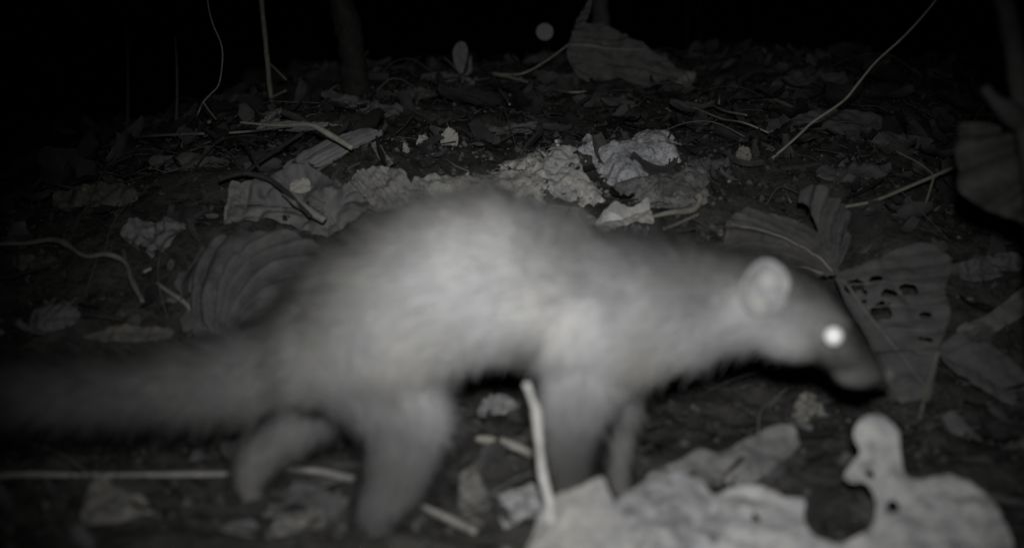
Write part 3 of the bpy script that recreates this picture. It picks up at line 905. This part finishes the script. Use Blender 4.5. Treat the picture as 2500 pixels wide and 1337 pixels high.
floor_leaf('decayed_leaf', 'smooth pale decayed leaf pierced by small dark holes on the pitted mound',
     [(1330, 392), (1356, 360), (1388, 356), (1408, 384), (1424, 416), (1446, 452), (1458, 486), (1418, 494), (1368, 486), (1340, 440)],
     LF(0.36, 0.0, 0.25, 0.15), lean=0.6, lift=0.026, crumple=0.004, grain=0.001, seed=36, rows=110, midrib=False, ragged=0.003,
     holes=[(1357, 405, 4, 7, 0), (1358, 430, 5, 11, 10), (1394, 402, 9, 4, 10), (1408, 412, 7, 5, 0), (1398, 454, 9, 4, 15), (1410, 474, 13, 8, -20), (1376, 470, 7, 6, 0)])
floor_leaf('dead_leaf', 'smooth rounded leaf directly behind the dip of the back',
     [(1336, 522), (1356, 498), (1420, 494), (1470, 502), (1486, 522), (1462, 546), (1428, 562), (1380, 550)], LF(0.30, 0.1, 0.2), lean=0.9, lift=0.012, axis=((1340, 510), (1440, 560)), ribs=4, ribamp=0.001, cup=0.7, crumple=0.003, midrib=False, seed=34)
floor_leaf('dead_leaf', 'folded pale leaf with a notched rim behind the shoulders',
     [(1452, 548), (1476, 520), (1502, 494), (1540, 508), (1582, 488), (1590, 520), (1594, 552), (1556, 546), (1508, 560), (1470, 572)], LF(0.33, 0.1, 0.2), lean=1.0, lift=0.018, fold=0.35, crumple=0.004, midrib=False, seed=35, axis=((1455, 550), (1590, 510)))
floor_leaf('dead_leaf', 'small bright triangular leaf flap between the two leaves behind the shoulders',
     [(1456, 544), (1476, 522), (1494, 518), (1526, 536), (1490, 538)], LF(0.55, 0.1, 0.1), lean=1.5, lift=0.03, crumple=0.001, midrib=False, seed=36, rows=24, ragged=0.0005)
floor_leaf('dead_leaf', 'dark crumpled leaf sunk behind the neck',
     [(1450, 572), (1500, 552), (1570, 556), (1580, 600), (1500, 610)], LF(0.12, -0.3, 0.3, 0.3), lean=0.6, lift=0.006, crumple=0.006, midrib=False, seed=37)

# right: fan leaf behind the ear, holed leaf beyond the snout
g1 = G(2020, 690)
leaf('fan_leaf', 'withered fan leaf with arched pleats just behind the ear',
     [(1770, 575), (1780, 532), (1828, 502), (1900, 494), (1962, 520), (2004, 570), (2036, 634), (2042, 668), (2000, 676), (1930, 660), (1850, 645), (1780, 620)],
     LF(0.068, 0.25, 0.4), g1 + np.array([0, -0.04, 0.03]), (0.2, -1.0, 0.9), axis=((2032, 664), (1790, 560)), fan=(2070, 710), ribs=24, ribamp=0.013, swirl=-0.55, crumple=0.003, cup=0.5, rows=110, sidev=5, vein_mat=pale_vein, midrad=0.0009, seed=41, ragged=0.001)
leaf('fan_leaf', 'upright pleated lobe with a rolled top, right of the arched fan leaf',
     [(1938, 478), (1984, 466), (2026, 494), (2066, 518), (2072, 575), (2056, 630), (2036, 664), (2018, 640), (2000, 590), (1980, 530), (1950, 500)],
     LF(0.070, -0.1, 0.3), g1 + np.array([0, -0.03, 0.03]), (0.35, -1.0, 0.55), axis=((2032, 664), (2000, 480)), fan=(2038, 690), ribs=16, ribamp=0.009, swirl=0.3, crumple=0.003, bend=-0.4, rows=80, sidev=4, vein_mat=dark_vein, midrad=0.0011, seed=42, ragged=0.001)
g2 = G(2200, 930)
leaf('dead_leaf', 'broad grey leaf riddled with holes beyond the snout',
     [(2042, 668), (2100, 648), (2180, 612), (2250, 588), (2300, 606), (2322, 650), (2308, 715), (2318, 780), (2294, 850), (2282, 930), (2254, 1004), (2206, 990), (2168, 948), (2140, 880), (2105, 800), (2064, 730)],
     LF(0.088, -0.1, 0.25), g2 + np.array([0, 0, 0.02]), (-0.1, -1.0, 1.15), axis=((2050, 672), (2270, 960)), ribs=9, ribamp=0.0018, crumple=0.004, rows=110, midrad=0.0012, sidev=4, vein_mat=LF(0.18), seed=43, ragged=0.0012,
     holes=[(2088, 698, 27, 22, 20), (2140, 686, 22, 8, -20), (2166, 720, 22, 9, -10), (2214, 711, 26, 12, -15), (2150, 764, 23, 24, -40), (2256, 773, 15, 9, -8), (2262, 830, 24, 5, -25), (2110, 735, 10, 6, 0)])
leaf('dead_leaf', 'long leaf blade running off the right edge below the holed grey leaf',
     [(2292, 858), (2340, 812), (2410, 832), (2490, 890), (2580, 960), (2620, 1030), (2520, 1008), (2420, 958), (2340, 912)],
     LF(0.10, -0.1, 0.2), G(2400, 960) + np.array([0, 0, 0.02]), (0.1, -0.8, 1.0), axis=((2295, 855), (2600, 1010)), ribs=9, ribamp=0.0014, crumple=0.004, seed=44, midrad=0.001)
floor_leaf('dead_leaf', 'narrow leaf edge slanting to the right border at eye height',
     [(2340, 800), (2420, 762), (2500, 700), (2560, 690), (2540, 740), (2450, 800), (2380, 830)], LF(0.13, 0.2, 0.25), lean=0.8, lift=0.02, crumple=0.004, seed=45, ribs=6, midrad=0.0008)
floor_leaf('dead_leaf', 'dark broad leaf on the slope at the upper right',
     [(1890, 310), (1960, 278), (2060, 262), (2150, 282), (2140, 330), (2060, 352), (1960, 346)], LF(0.10, -0.3, 0.25), lean=0.6, lift=0.02, crumple=0.006, seed=46)
floor_leaf('dead_leaf', 'small tilted leaf scrap left of the long vine',
     [(1796, 372), (1818, 356), (1836, 380), (1820, 402), (1800, 396)], LF(0.17, 0.6, 0.2), lean=1.0, lift=0.02, crumple=0.002, seed=47, rows=24, midrib=False)

# top: dry leaves on the crest of the bank
g3 = G(1520, 215)
pet = [G(1200, 195, 0.012), P(1270, 181, g3[1] - .05), P(1330, 151, g3[1] - .03), P(1392, 106, g3[1])]
leaf('dead_leaf', 'big dry pointed leaf standing on the crest, its stalk bent to the left',
     [(1382, 128), (1398, 88), (1412, 46), (1438, 10), (1447, 6), (1440, 40), (1432, 66), (1462, 62), (1500, 72), (1560, 108), (1636, 152), (1692, 176), (1694, 196), (1622, 228), (1560, 212), (1500, 194), (1452, 202), (1412, 190), (1394, 160)],
     LF(0.105, 0.0, 0.25), g3 + np.array([0, 0, 0.006]), (-0.15, -1.0, 0.55), axis=((1384, 124), (1690, 190)), fan=(1150, 90), ribs=46, ribamp=0.006, crumple=0.011, fold=0.12, rows=80, petiole=pet, vein_mat=pale_vein, midrad=0.0016, sidev=3, seed=51)
floor_leaf('dead_leaf', 'square-ended leaf scrap right of the big dry leaf on the crest',
     [(1640, 222), (1660, 190), (1698, 176), (1690, 205), (1678, 226), (1655, 236)], LF(0.20, 0.4, 0.2), lean=0.9, lift=0.015, crumple=0.003, seed=52, rows=26, midrib=False)
floor_leaf('dead_leaf', 'tangle of drooping dead leaf on the dark crest at the upper left',
     [(590, 184), (640, 166), (700, 172), (712, 146), (740, 160), (812, 154), (822, 174), (770, 206), (700, 226), (640, 214)], LF(0.20, 0.2, 0.3), lean=0.8, lift=0.02, crumple=0.010, ragged=0.004, seed=53, ribs=7, ribamp=0.004)
floor_leaf('dead_leaf', 'flat strip of leaf on the slope below the upper left tangle',
     [(674, 312), (692, 294), (760, 296), (830, 302), (846, 314), (770, 322), (700, 322)], LF(0.20, -0.1, 0.2), lean=0.9, lift=0.012, crumple=0.003, seed=54, midrib=False)
floor_leaf('dead_leaf', 'upright dark leaf left of the flat leaf strip',
     [(620, 332), (640, 290), (676, 262), (690, 276), (668, 312), (640, 336)], LF(0.16, 0, 0.2), lean=1.0, lift=0.02, crumple=0.003, seed=55, midrib=False)
floor_leaf('dead_leaf', 'dull slanting leaf on top of the bank above the decayed leaf',
     [(1136, 328), (1190, 314), (1250, 306), (1312, 300), (1290, 330), (1230, 350), (1170, 352)], LF(0.14, -0.1, 0.3, 0.3), lean=0.5, lift=0.012, crumple=0.005, seed=56)
floor_leaf('dead_leaf', 'dim oval leaf at the left border above the tail',
     [(70, 790), (86, 752), (126, 732), (172, 740), (196, 766), (170, 796), (110, 806)], LF(0.12, -0.2, 0.12), lean=1.0, lift=0.02, crumple=0.002, seed=57, rows=40, cup=0.3, ribs=5)
floor_leaf('dead_leaf', 'rough dark leaf left of the shell-like curled leaf',
     [(292, 556), (330, 534), (400, 536), (470, 548), (430, 590), (390, 640), (350, 616), (312, 590)], LF(0.14, -0.2, 0.4, 0.4), lean=0.7, lift=0.012, crumple=0.008, seed=58, ragged=0.004)
floor_leaf('dead_leaf', 'dim curled leaf lying along the ground above the tail',
     [(205, 824), (250, 806), (330, 796), (420, 800), (400, 826), (300, 836)], LF(0.09, 0.4, 0.3), lean=0.7, lift=0.012, crumple=0.004, seed=59)
floor_leaf('dead_leaf', 'small pale leaf bit beside the tail base',
     [(582, 812), (592, 786), (614, 780), (628, 796), (620, 816)], LF(0.22, 0.2, 0.15), lean=1.0, lift=0.012, crumple=0.002, seed=60, rows=22, midrib=False)
floor_leaf('dead_leaf', 'yellowish curled bit of leaf at the lower end of the slanted stalk',
     [(450, 772), (462, 752), (478, 776), (500, 796), (470, 796)], LF(0.20, 0.9, 0.15), lean=1.0, lift=0.012, crumple=0.002, seed=61, rows=22, midrib=False)
rg = random.Random(5)
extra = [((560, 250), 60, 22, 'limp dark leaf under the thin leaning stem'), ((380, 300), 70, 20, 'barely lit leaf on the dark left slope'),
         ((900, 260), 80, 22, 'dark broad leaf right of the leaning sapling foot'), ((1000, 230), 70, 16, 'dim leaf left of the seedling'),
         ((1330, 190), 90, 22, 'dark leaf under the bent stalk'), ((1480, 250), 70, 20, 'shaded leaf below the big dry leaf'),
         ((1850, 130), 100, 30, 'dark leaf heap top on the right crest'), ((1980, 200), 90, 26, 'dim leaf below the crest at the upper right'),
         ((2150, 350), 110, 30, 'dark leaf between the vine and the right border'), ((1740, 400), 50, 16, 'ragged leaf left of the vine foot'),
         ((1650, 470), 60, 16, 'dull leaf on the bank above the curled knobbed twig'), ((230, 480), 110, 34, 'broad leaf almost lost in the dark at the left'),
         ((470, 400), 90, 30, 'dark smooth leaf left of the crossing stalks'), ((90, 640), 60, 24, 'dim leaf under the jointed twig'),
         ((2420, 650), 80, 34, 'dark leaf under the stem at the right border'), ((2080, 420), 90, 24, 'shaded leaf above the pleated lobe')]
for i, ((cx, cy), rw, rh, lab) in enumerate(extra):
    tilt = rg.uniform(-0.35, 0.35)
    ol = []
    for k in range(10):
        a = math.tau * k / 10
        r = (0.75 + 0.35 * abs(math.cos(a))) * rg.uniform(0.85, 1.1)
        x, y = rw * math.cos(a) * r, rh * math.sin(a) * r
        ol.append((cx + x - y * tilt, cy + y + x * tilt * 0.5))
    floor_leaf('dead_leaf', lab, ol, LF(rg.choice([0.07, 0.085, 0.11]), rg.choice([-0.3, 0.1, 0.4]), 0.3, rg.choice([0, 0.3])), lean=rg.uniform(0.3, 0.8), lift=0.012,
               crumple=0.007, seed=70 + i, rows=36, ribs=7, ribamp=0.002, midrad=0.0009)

# pale chips standing on the bank
def chip(outline, label, tone, th):
    o = np.array(outline, float)
    c = o.mean(0)
    g = G(c[0], o[:, 1].max())
    return leaf('bark_chip', label, outline, LF(tone, 0.4, 0.15), g + np.array([0, 0, 0.008]), (0.1, -1, 0.35), midrib=False, rows=26, ribamp=0.0, crumple=0.0025, cup=0.5, thick=th, cat='bark chip', group='pale chips on the bank', seed=int(c[0]), ragged=0.0006)
chip([(1016, 358), (1020, 340), (1034, 326), (1046, 336), (1056, 350), (1034, 358)], 'three-cornered pale chip, middle one of the pale chips on the bank', 0.34, 0.004)
chip([(1077, 351), (1080, 326), (1096, 312), (1112, 318), (1119, 334), (1113, 358), (1098, 352)], 'largest, rounded pale chip, rightmost on the bank', 0.32, 0.004)
chip([(983, 366), (986, 350), (994, 356), (1000, 370), (990, 374)], 'smallest yellowish chip, leftmost on the bank', 0.28, 0.003)

# ------------------------------------------------------------------ sticks, stalks, vines
WD = lambda tone, tint=0.3: surf('dry_wood', tone, tint, 0.25, 120.0, 0.75, 0.3)
sty = lambda x, y, Yv: P(x, y, Yv)
twig('upright_stick', 'pale knotted stick standing upright in front of the foreleg',
     [sty(1284, 934, .915), sty(1297, 975, .912), sty(1308, 1002, .91), sty(1314, 1060, .907), sty(1321, 1130, .904), sty(1327, 1170, .90), sty(1340, 1225, .895), sty(1352, 1345, .89)],
     [0.0028, 0.0025, 0.0036, 0.0024, 0.0028, 0.0025, 0.0022], WD(0.46, 0.1), cat='stick', n=8)
twig('stick', 'long pale stick lying behind the hind feet across the lower left', gpts([(-80, 1192), (60, 1184), (200, 1181), (400, 1181), (555, 1177), (690, 1166), (780, 1176), (862, 1192)], 0.007), [0.0018, 0.0026, 0.0020, 0.0029, 0.0022, 0.0031, 0.0036], WD(0.21, 0.2), cat='stick')
twig('stick', 'short pale stick between the legs, pointing at the upright stick', gpts([(1166, 1094), (1225, 1104), (1262, 1118), (1330, 1142)], 0.008), [0.0034, 0.0044, 0.0040, 0.003], WD(0.30, 0.6), cat='stick')
twig('stick', 'short slanting stick on the ground right of the near hind foot', gpts([(1003, 1238), (1045, 1262), (1116, 1300), (1160, 1322)], 0.006), [0.002, 0.003, 0.003], WD(0.26, 0.4), cat='stick')
twig('twig', 'jointed twig crawling in from the left border', gpts([(-30, 634), (60, 628), (130, 622), (168, 640), (210, 661), (262, 664), (308, 680), (324, 720), (350, 776)], 0.016), [0.0026, 0.0030, 0.0044, 0.0026, 0.0032, 0.0034, 0.0022], WD(0.15, 0.6))
twig('stalk', 'pale stalk arching over the crumpled leaf', gpts([(588, 398), (680, 406), (760, 409), (805, 432), (862, 470)], 0.05), [0.0016, 0.0018, 0.0026, 0.0042, 0.003], WD(0.28, 0.6), cat='stalk')
twig('stalk', 'dark stalk crossing the crumpled leaf', gpts([(604, 520), (640, 488), (690, 452), (742, 420)], 0.045), [0.0026, 0.003, 0.0024], WD(0.035, 0), cat='stalk')
twig('stalk', 'dark arched stalk over the shell-like leaf', gpts([(540, 556), (600, 540), (660, 556), (716, 600), (762, 650)], 0.055), [0.002, 0.0028, 0.003, 0.0022], WD(0.04, 0), cat='stalk')
twig('stalk', 'flat pale stalk between the shell-like leaf and the rump', gpts([(694, 582), (730, 606), (796, 652)], 0.05), [0.0012, 0.005, 0.004], WD(0.22, 0.3), cat='stalk')
twig('stalk', 'thin dark stalk hooked over the left end of the crumpled leaf', gpts([(584, 446), (606, 466), (622, 500), (636, 530)], 0.055), [0.0015, 0.002, 0.0015], WD(0.04, 0), cat='stalk')
twig('twig', 'short pale twig below the shell-like leaf', gpts([(524, 818), (580, 822), (640, 825)], 0.008), [0.0022, 0.0018], WD(0.28, 0.6))
twig('stalk', 'slanted stalk at the lower left of the shell-like leaf', gpts([(384, 714), (420, 742), (452, 766), (470, 784)], 0.010), [0.0022, 0.0028, 0.0030], WD(0.22, 0.4), cat='stalk')
twig('twig', 'tiny twig bit right of the jointed twig', gpts([(352, 688), (370, 674)], 0.008), [0.002, 0.002], WD(0.22, 0.8))
twig('twig', 'curled twig with a knob behind the neck', gpts([(1588, 562), (1640, 550), (1690, 544), (1706, 528), (1704, 512)], 0.014), [0.0018, 0.0036, 0.0040, 0.0030, 0.0052], WD(0.20, 0.7))
twig('twig', 'straight thin twig beneath the knobbed twig', gpts([(1618, 580), (1660, 562), (1706, 546)], 0.008), [0.002, 0.002], WD(0.15, 0.3))
twig('twig', 'short white peg sticking out of the decayed leaf', [G(1369, 376, .0), P(1363, 358, G(1369, 376)[1] - .01), P(1357, 342, G(1369, 376)[1] - .015)], [0.0022, 0.0028, 0.0020], WD(0.55, 0), n=3)
twig('stalk', 'thin stalk running right from the foot of the bent leaf stalk', gpts([(1200, 196), (1262, 210), (1330, 230), (1390, 245), (1430, 243)], 0.012), [0.002, 0.0022, 0.0024, 0.0015], WD(0.22, 0.9), cat='stalk')
twig('rootlet', 'thin rootlet hanging down from the bent leaf stalk', gpts([(1204, 198), (1212, 226), (1232, 252), (1244, 276)], 0.012), [0.0012, 0.0014, 0.0034, 0.0016], WD(0.26, 0.2), cat='rootlet')
twig('twig', 'fine yellowish twig trailing to the foot of the vine', gpts([(1652, 276), (1700, 292), (1760, 318), (1815, 330), (1878, 356)], 0.016), [0.0016, 0.0014, 0.0012], WD(0.26, 0.9))
twig('stalk', 'bowed stalk on the bank above the yellowish twig', gpts([(1746, 204), (1734, 240), (1736, 284), (1764, 304), (1822, 318)], 0.02), [0.0014, 0.0018, 0.0016], WD(0.16, 0.4), cat='stalk')
twig('stalk', 'short upright stalk left of the bowed stalk', gpts([(1728, 214), (1712, 244), (1698, 280)], 0.02), [0.0012, 0.0016], WD(0.18, 0.8), cat='stalk')
twig('stalk', 'short curved stalk inside the bow of the bowed stalk', gpts([(1766, 238), (1756, 268), (1754, 290)], 0.02), [0.0012, 0.0018], WD(0.15, 0.6), cat='stalk')
twig('twig', 'pale twig lying on the bank beneath the thin leaning stem', gpts([(560, 350), (640, 342), (712, 334)], 0.014), [0.0018, 0.002], WD(0.20, 0.4))
twig('twig', 'bent twig at the foot of the hanging tendril', gpts([(512, 332), (530, 300), (546, 276), (600, 276), (650, 272), (700, 250)], 0.02), [0.0026, 0.0024, 0.0016, 0.002], WD(0.18, 0.7))
twig('twig', 'faint long twig on the dark slope at the left', gpts([(250, 368), (360, 356), (500, 350)], 0.014), [0.002, 0.002], WD(0.16, 0.5))
twig('twig', 'faint twig slanting down the far left slope', gpts([(110, 470), (160, 486), (210, 496)], 0.016), [0.002, 0.002], WD(0.18, 0.8))
twig('twig', 'dark twig bent across the left slope', gpts([(340, 372), (390, 388), (440, 432)], 0.016), [0.002, 0.002], WD(0.03, 0))
twig('twig', 'dark stalk across the ground above the oval leaf', gpts([(0, 706), (80, 690), (160, 664)], 0.012), [0.002, 0.002], WD(0.03, 0))
twig('grass_blade', 'dry narrow blade left of the round disc', gpts([(1196, 122), (1222, 124), (1262, 132)], 0.02), [0.0016, 0.0036, 0.001], WD(0.22, 0.6), cat='grass blade')

# standing stems, vines and tendrils
yb = G(665, 270)[1]
twig('thin_stem', 'thin leaning stem rising from the upper left slope out of the frame', [G(668, 285), P(662, 240, yb), P(655, 180, yb), P(647, 90, yb), P(638, 0, yb), P(626, -160, yb), P(610, -420, yb + .05)],
     [0.0042, 0.0044, 0.0042, 0.0036, 0.003], WD(0.16, 0.6), cat='stem', side=[('branch', [P(655, 152, yb), P(676, 172, yb - .02), P(700, 196, yb - .03)], [0.0018, 0.0012])])
yb = 2.0
twig('tendril', 'hair-thin wavy tendril hanging down at the upper left', [P(494, -240, yb), P(505, -60, yb), P(508, 10, yb), P(520, 60, yb), P(540, 108, yb), P(543, 150, yb), P(534, 206, yb), P(514, 230, yb), P(496, 250, yb), P(480, 284, yb), G(464, 316)],
     [0.0008, 0.0009, 0.0010, 0.0012], WD(0.26, 0.5), cat='tendril', knots=0.1, side=[('branch', [P(497, 250, yb), P(512, 272, yb), P(528, 292, yb)], [0.0009, 0.0006])])
yb = 2.35
for x0, x1, h, lab in ((432, 429, 180, 'faint straight thin stem left of the hanging tendril'), (312, 310, 150, 'hardly visible thin stem farthest left on the dark slope')):
    b = G(x1, 326)
    twig('thin_stem', lab, [b, P(x0, 260, b[1]), P(x0, h, b[1]), P(x0 - 4, h - 90, b[1] + .02)], [0.0022, 0.0016, 0.0008], WD(0.12, 0.5), cat='stem')
b = G(872, 215)
sapl = twig('sapling', 'leaning sapling trunk on the crest, left of the seedling', [b - np.array([0, 0, .03]), P(862, 150, b[1]), P(850, 70, b[1]), P(832, 0, b[1]), P(800, -160, b[1] + .02), P(760, -420, b[1] + .05), P(715, -900, b[1] + .1)],
            [0.026, 0.023, 0.022, 0.020, 0.017, 0.013], surf('sapling_bark', 0.03, 0.2, 0.5, 60, 0.85, 0.8, 0.3), cat='tree', ns=14, n=12, knots=0.18)
b = G(1470, 150)
b = np.array([P(1466, 90, 2.55)[0], 2.62, 0.0]); b[2] = float(terr(b[0], b[1]))
twig('sapling', 'pale sapling trunk rising right behind the big dry leaf', [b - np.array([0, 0, .03]), P(1467, 60, 2.62), P(1466, 0, 2.62), P(1462, -200, 2.64), P(1455, -700, 2.7)], [0.019, 0.017, 0.016, 0.012], surf('sapling_bark', 0.06, -0.3, 0.4, 60, 0.85, 0.6, 0.2), cat='tree', ns=12, n=10, knots=0.15)
for x, lab in ((1676, 'left one of the two thin stems on the right crest'), (1707, 'right one of the two thin stems on the right crest')):
    b = G(x + 4, 100)
    twig('thin_stem', lab, [b, P(x, 50, b[1]), P(x + (4 if x < 1690 else -1), 0, b[1]), P(x + 6, -150, b[1])], [0.0030, 0.0028, 0.002], WD(0.15, 0.5), cat='stem')
yb = 1.62
vine = [G(1778, 452, .004)] + [P(x, y, Yv) for x, y, Yv in ((1840, 418, 1.66), (1900, 374, 1.66), (1950, 330, 1.66), (1982, 300, 1.65), (2030, 268, 1.65), (2066, 240, 1.64), (2098, 200, 1.63), (2140, 150, 1.62), (2210, 86, 1.60), (2285, 0, 1.58), (2350, -100, 1.55), (2420, -300, 1.5))]
twig('vine', 'long thin vine slanting from the bank to the upper right corner', vine, [0.0019, 0.0017, 0.0016, 0.0014, 0.0012, 0.0011], WD(0.21, 0.8), cat='vine', knots=0.12)
yb = 1.5
b = G(2062, 520, 0.004)
twig('stalk', 'straight stalk rising from the pleated lobe to the right border', [b, P(2130, 492, b[1]), P(2200, 464, b[1] - .02), P(2275, 432, b[1] - .03), P(2342, 402, b[1] - .05), P(2460, 350, b[1] - .08)], [0.0022, 0.0021, 0.0019, 0.0018], WD(0.17, 0.8), cat='stalk', knots=0.12,
     side=[('branch', [P(2281, 430, b[1] - .03), P(2262, 490, b[1] - .02), P(2245, 540, b[1]), P(2230, 580, b[1] + .01)], [0.0013, 0.0011]), ('branch', [P(2282, 428, b[1] - .03), P(2240, 396, b[1] - .03), P(2188, 370, b[1] - .02)], [0.0008, 0.0005])])
b = G(2244, 1030)
twig('thin_stem', 'faint stem standing before the lower tip of the holed grey leaf', [b, P(2262, 950, b[1] - .02), P(2290, 858, b[1] - .03)], [0.0018, 0.0014], WD(0.14, 0.6), cat='stem')

# seedling, and a made-up disc for a flash glint, on the crest
sb = G(1130, 205)
def blade_px(name, pts, at, n, mat, parent):
    o = leaf(name, None, pts, mat, at, n, rows=24, ribs=4, ribamp=0.0006, crumple=0.001, midrib=False, cat=None, ragged=0.0002)
    del_keys = [k for k in ('label', 'category') if k in o.keys()]
    for k in del_keys: del o[k]
    wl = o.location.copy(); o.parent = parent; o.location = wl - parent.location
    return o
green = surf('fresh_leaf', 0.13, -0.2, 0.15, 40, 0.5, 0.1)
V, Fc = tube_geo(crom([sb - np.array([0, 0, .01]), P(1131, 196, sb[1]), P(1130, 184, sb[1])], 5), [0.0022, 0.0016], 7)
sd = link('seedling', V, Fc, green, origin=sb)
tag(sd, 'small seedling with one upright oval leaf on the crest of the bank', 'seedling')
blade_px('leaf', [(1122, 180), (1108, 152), (1106, 122), (1118, 104), (1132, 102), (1142, 118), (1140, 146), (1130, 178)], sb, (0.1, -1, 0.2), green, sd)
blade_px('leaf', [(1124, 184), (1090, 190), (1050, 194), (1008, 192), (1040, 180), (1080, 176)], P(1124, 184, sb[1]), (0, -0.7, 0.9), green, sd)
blade_px('leaf', [(1126, 188), (1100, 194), (1062, 206), (1094, 204)], P(1126, 188, sb[1]), (0, -0.8, 0.8), green, sd)
blade_px('leaf', [(1134, 186), (1152, 174), (1150, 136), (1144, 150), (1142, 170)], P(1134, 186, sb[1]), (0.2, -1, 0.3), green, sd)
blade_px('leaf', [(1134, 188), (1158, 198), (1154, 216), (1144, 202)], P(1134, 188, sb[1] - .01), (0.1, -1, 0.5), green, sd)
for pts in ([(1126, 182), (1106, 160), (1084, 140)], [(1128, 196), (1126, 220), (1132, 250)], [(1134, 192), (1160, 196), (1196, 190)]):
    V, Fc = tube_geo(crom([P(x, y, sb[1] - .01) for x, y in pts], 5), [0.0013, 0.0008], 5)
    link('stalk', V, Fc, green, sd)
rb = G(1352, 190)
V, Fc = tube_geo(crom([rb, P(1346, 140, rb[1]), P(1336, 98, rb[1])], 6), [0.0009, 0.0006], 6)
rl = link('flash_glint_disc', V, Fc, surf('stalk_dark', 0.03, 0, 0.2, 60, 0.8, 0), origin=rb)
tag(rl, 'made-up round pale disc on a fine stalk for a flash glint above the crest', 'plant')
blade_px('leaf', [(1330 + 21 * math.cos(a), 78 + 21 * math.sin(a)) for a in np.linspace(0, math.tau, 12)[:-1]], P(1332, 92, rb[1]), (0.05, -1, 0.12), surf('flash_glint_pale', 0.20, 0.1, 0.1, 40, 0.6, 0), rl)  # pale disc added in place of a glint of the flash

# out-of-focus plant at the right border
pb = P(2560, 1120, 1.02); pb[2] = float(terr(pb[0], pb[1]))
V, Fc = tube_geo(crom([pb - np.array([0, 0, .02]), P(2550, 900, 1.04), P(2536, 650, 1.06), P(2520, 420, 1.08), P(2496, 260, 1.09), P(2478, 120, 1.10), P(2452, 0, 1.10), P(2400, -200, 1.12), P(2330, -500, 1.15)], 7),
                 [0.0085, 0.0085, 0.008, 0.0085, 0.009, 0.008, 0.006], 10, 0.2)
pl = link('understory_plant', V, Fc, surf('plant_stem', 0.05, 0, 0.3, 60, 0.8, 0.4), origin=pb)
tag(pl, 'blurred stem with a large curled leaf at the right border', 'plant')
lf = leaf('leaf', None, [(2338, 312), (2372, 298), (2440, 306), (2520, 300), (2590, 330), (2600, 560), (2520, 548), (2440, 524), (2380, 496), (2344, 460), (2334, 390)],
          LF(0.042, 0.2, 0.3), P(2420, 420, 1.13), (-0.55, -1.0, 0.25), axis=((2590, 330), (2345, 440)), fan=(2700, 250), ribs=9, ribamp=0.012, cup=0.4, crumple=0.004, rows=60, seed=91,
          holes=[(2376, 372, 9, 6, 0), (2450, 312, 9, 6, 0)], cat=None)
for k in ('label', 'category'):
    if k in lf.keys(): del lf[k]
wl = lf.location.copy(); lf.parent = pl; lf.location = wl - pl.location
V, Fc = tube_geo(crom([P(2500, 300, 1.09), P(2460, 270, 1.08), P(2425, 240, 1.08), P(2402, 212, 1.08)], 6), [0.010, 0.009, 0.005, 0.0045], 8, 0.15)
link('side_shoot', V, Fc, surf('plant_stem', 0.05, 0, 0.3, 60, 0.8, 0.4), pl)

whole_leaves(420)
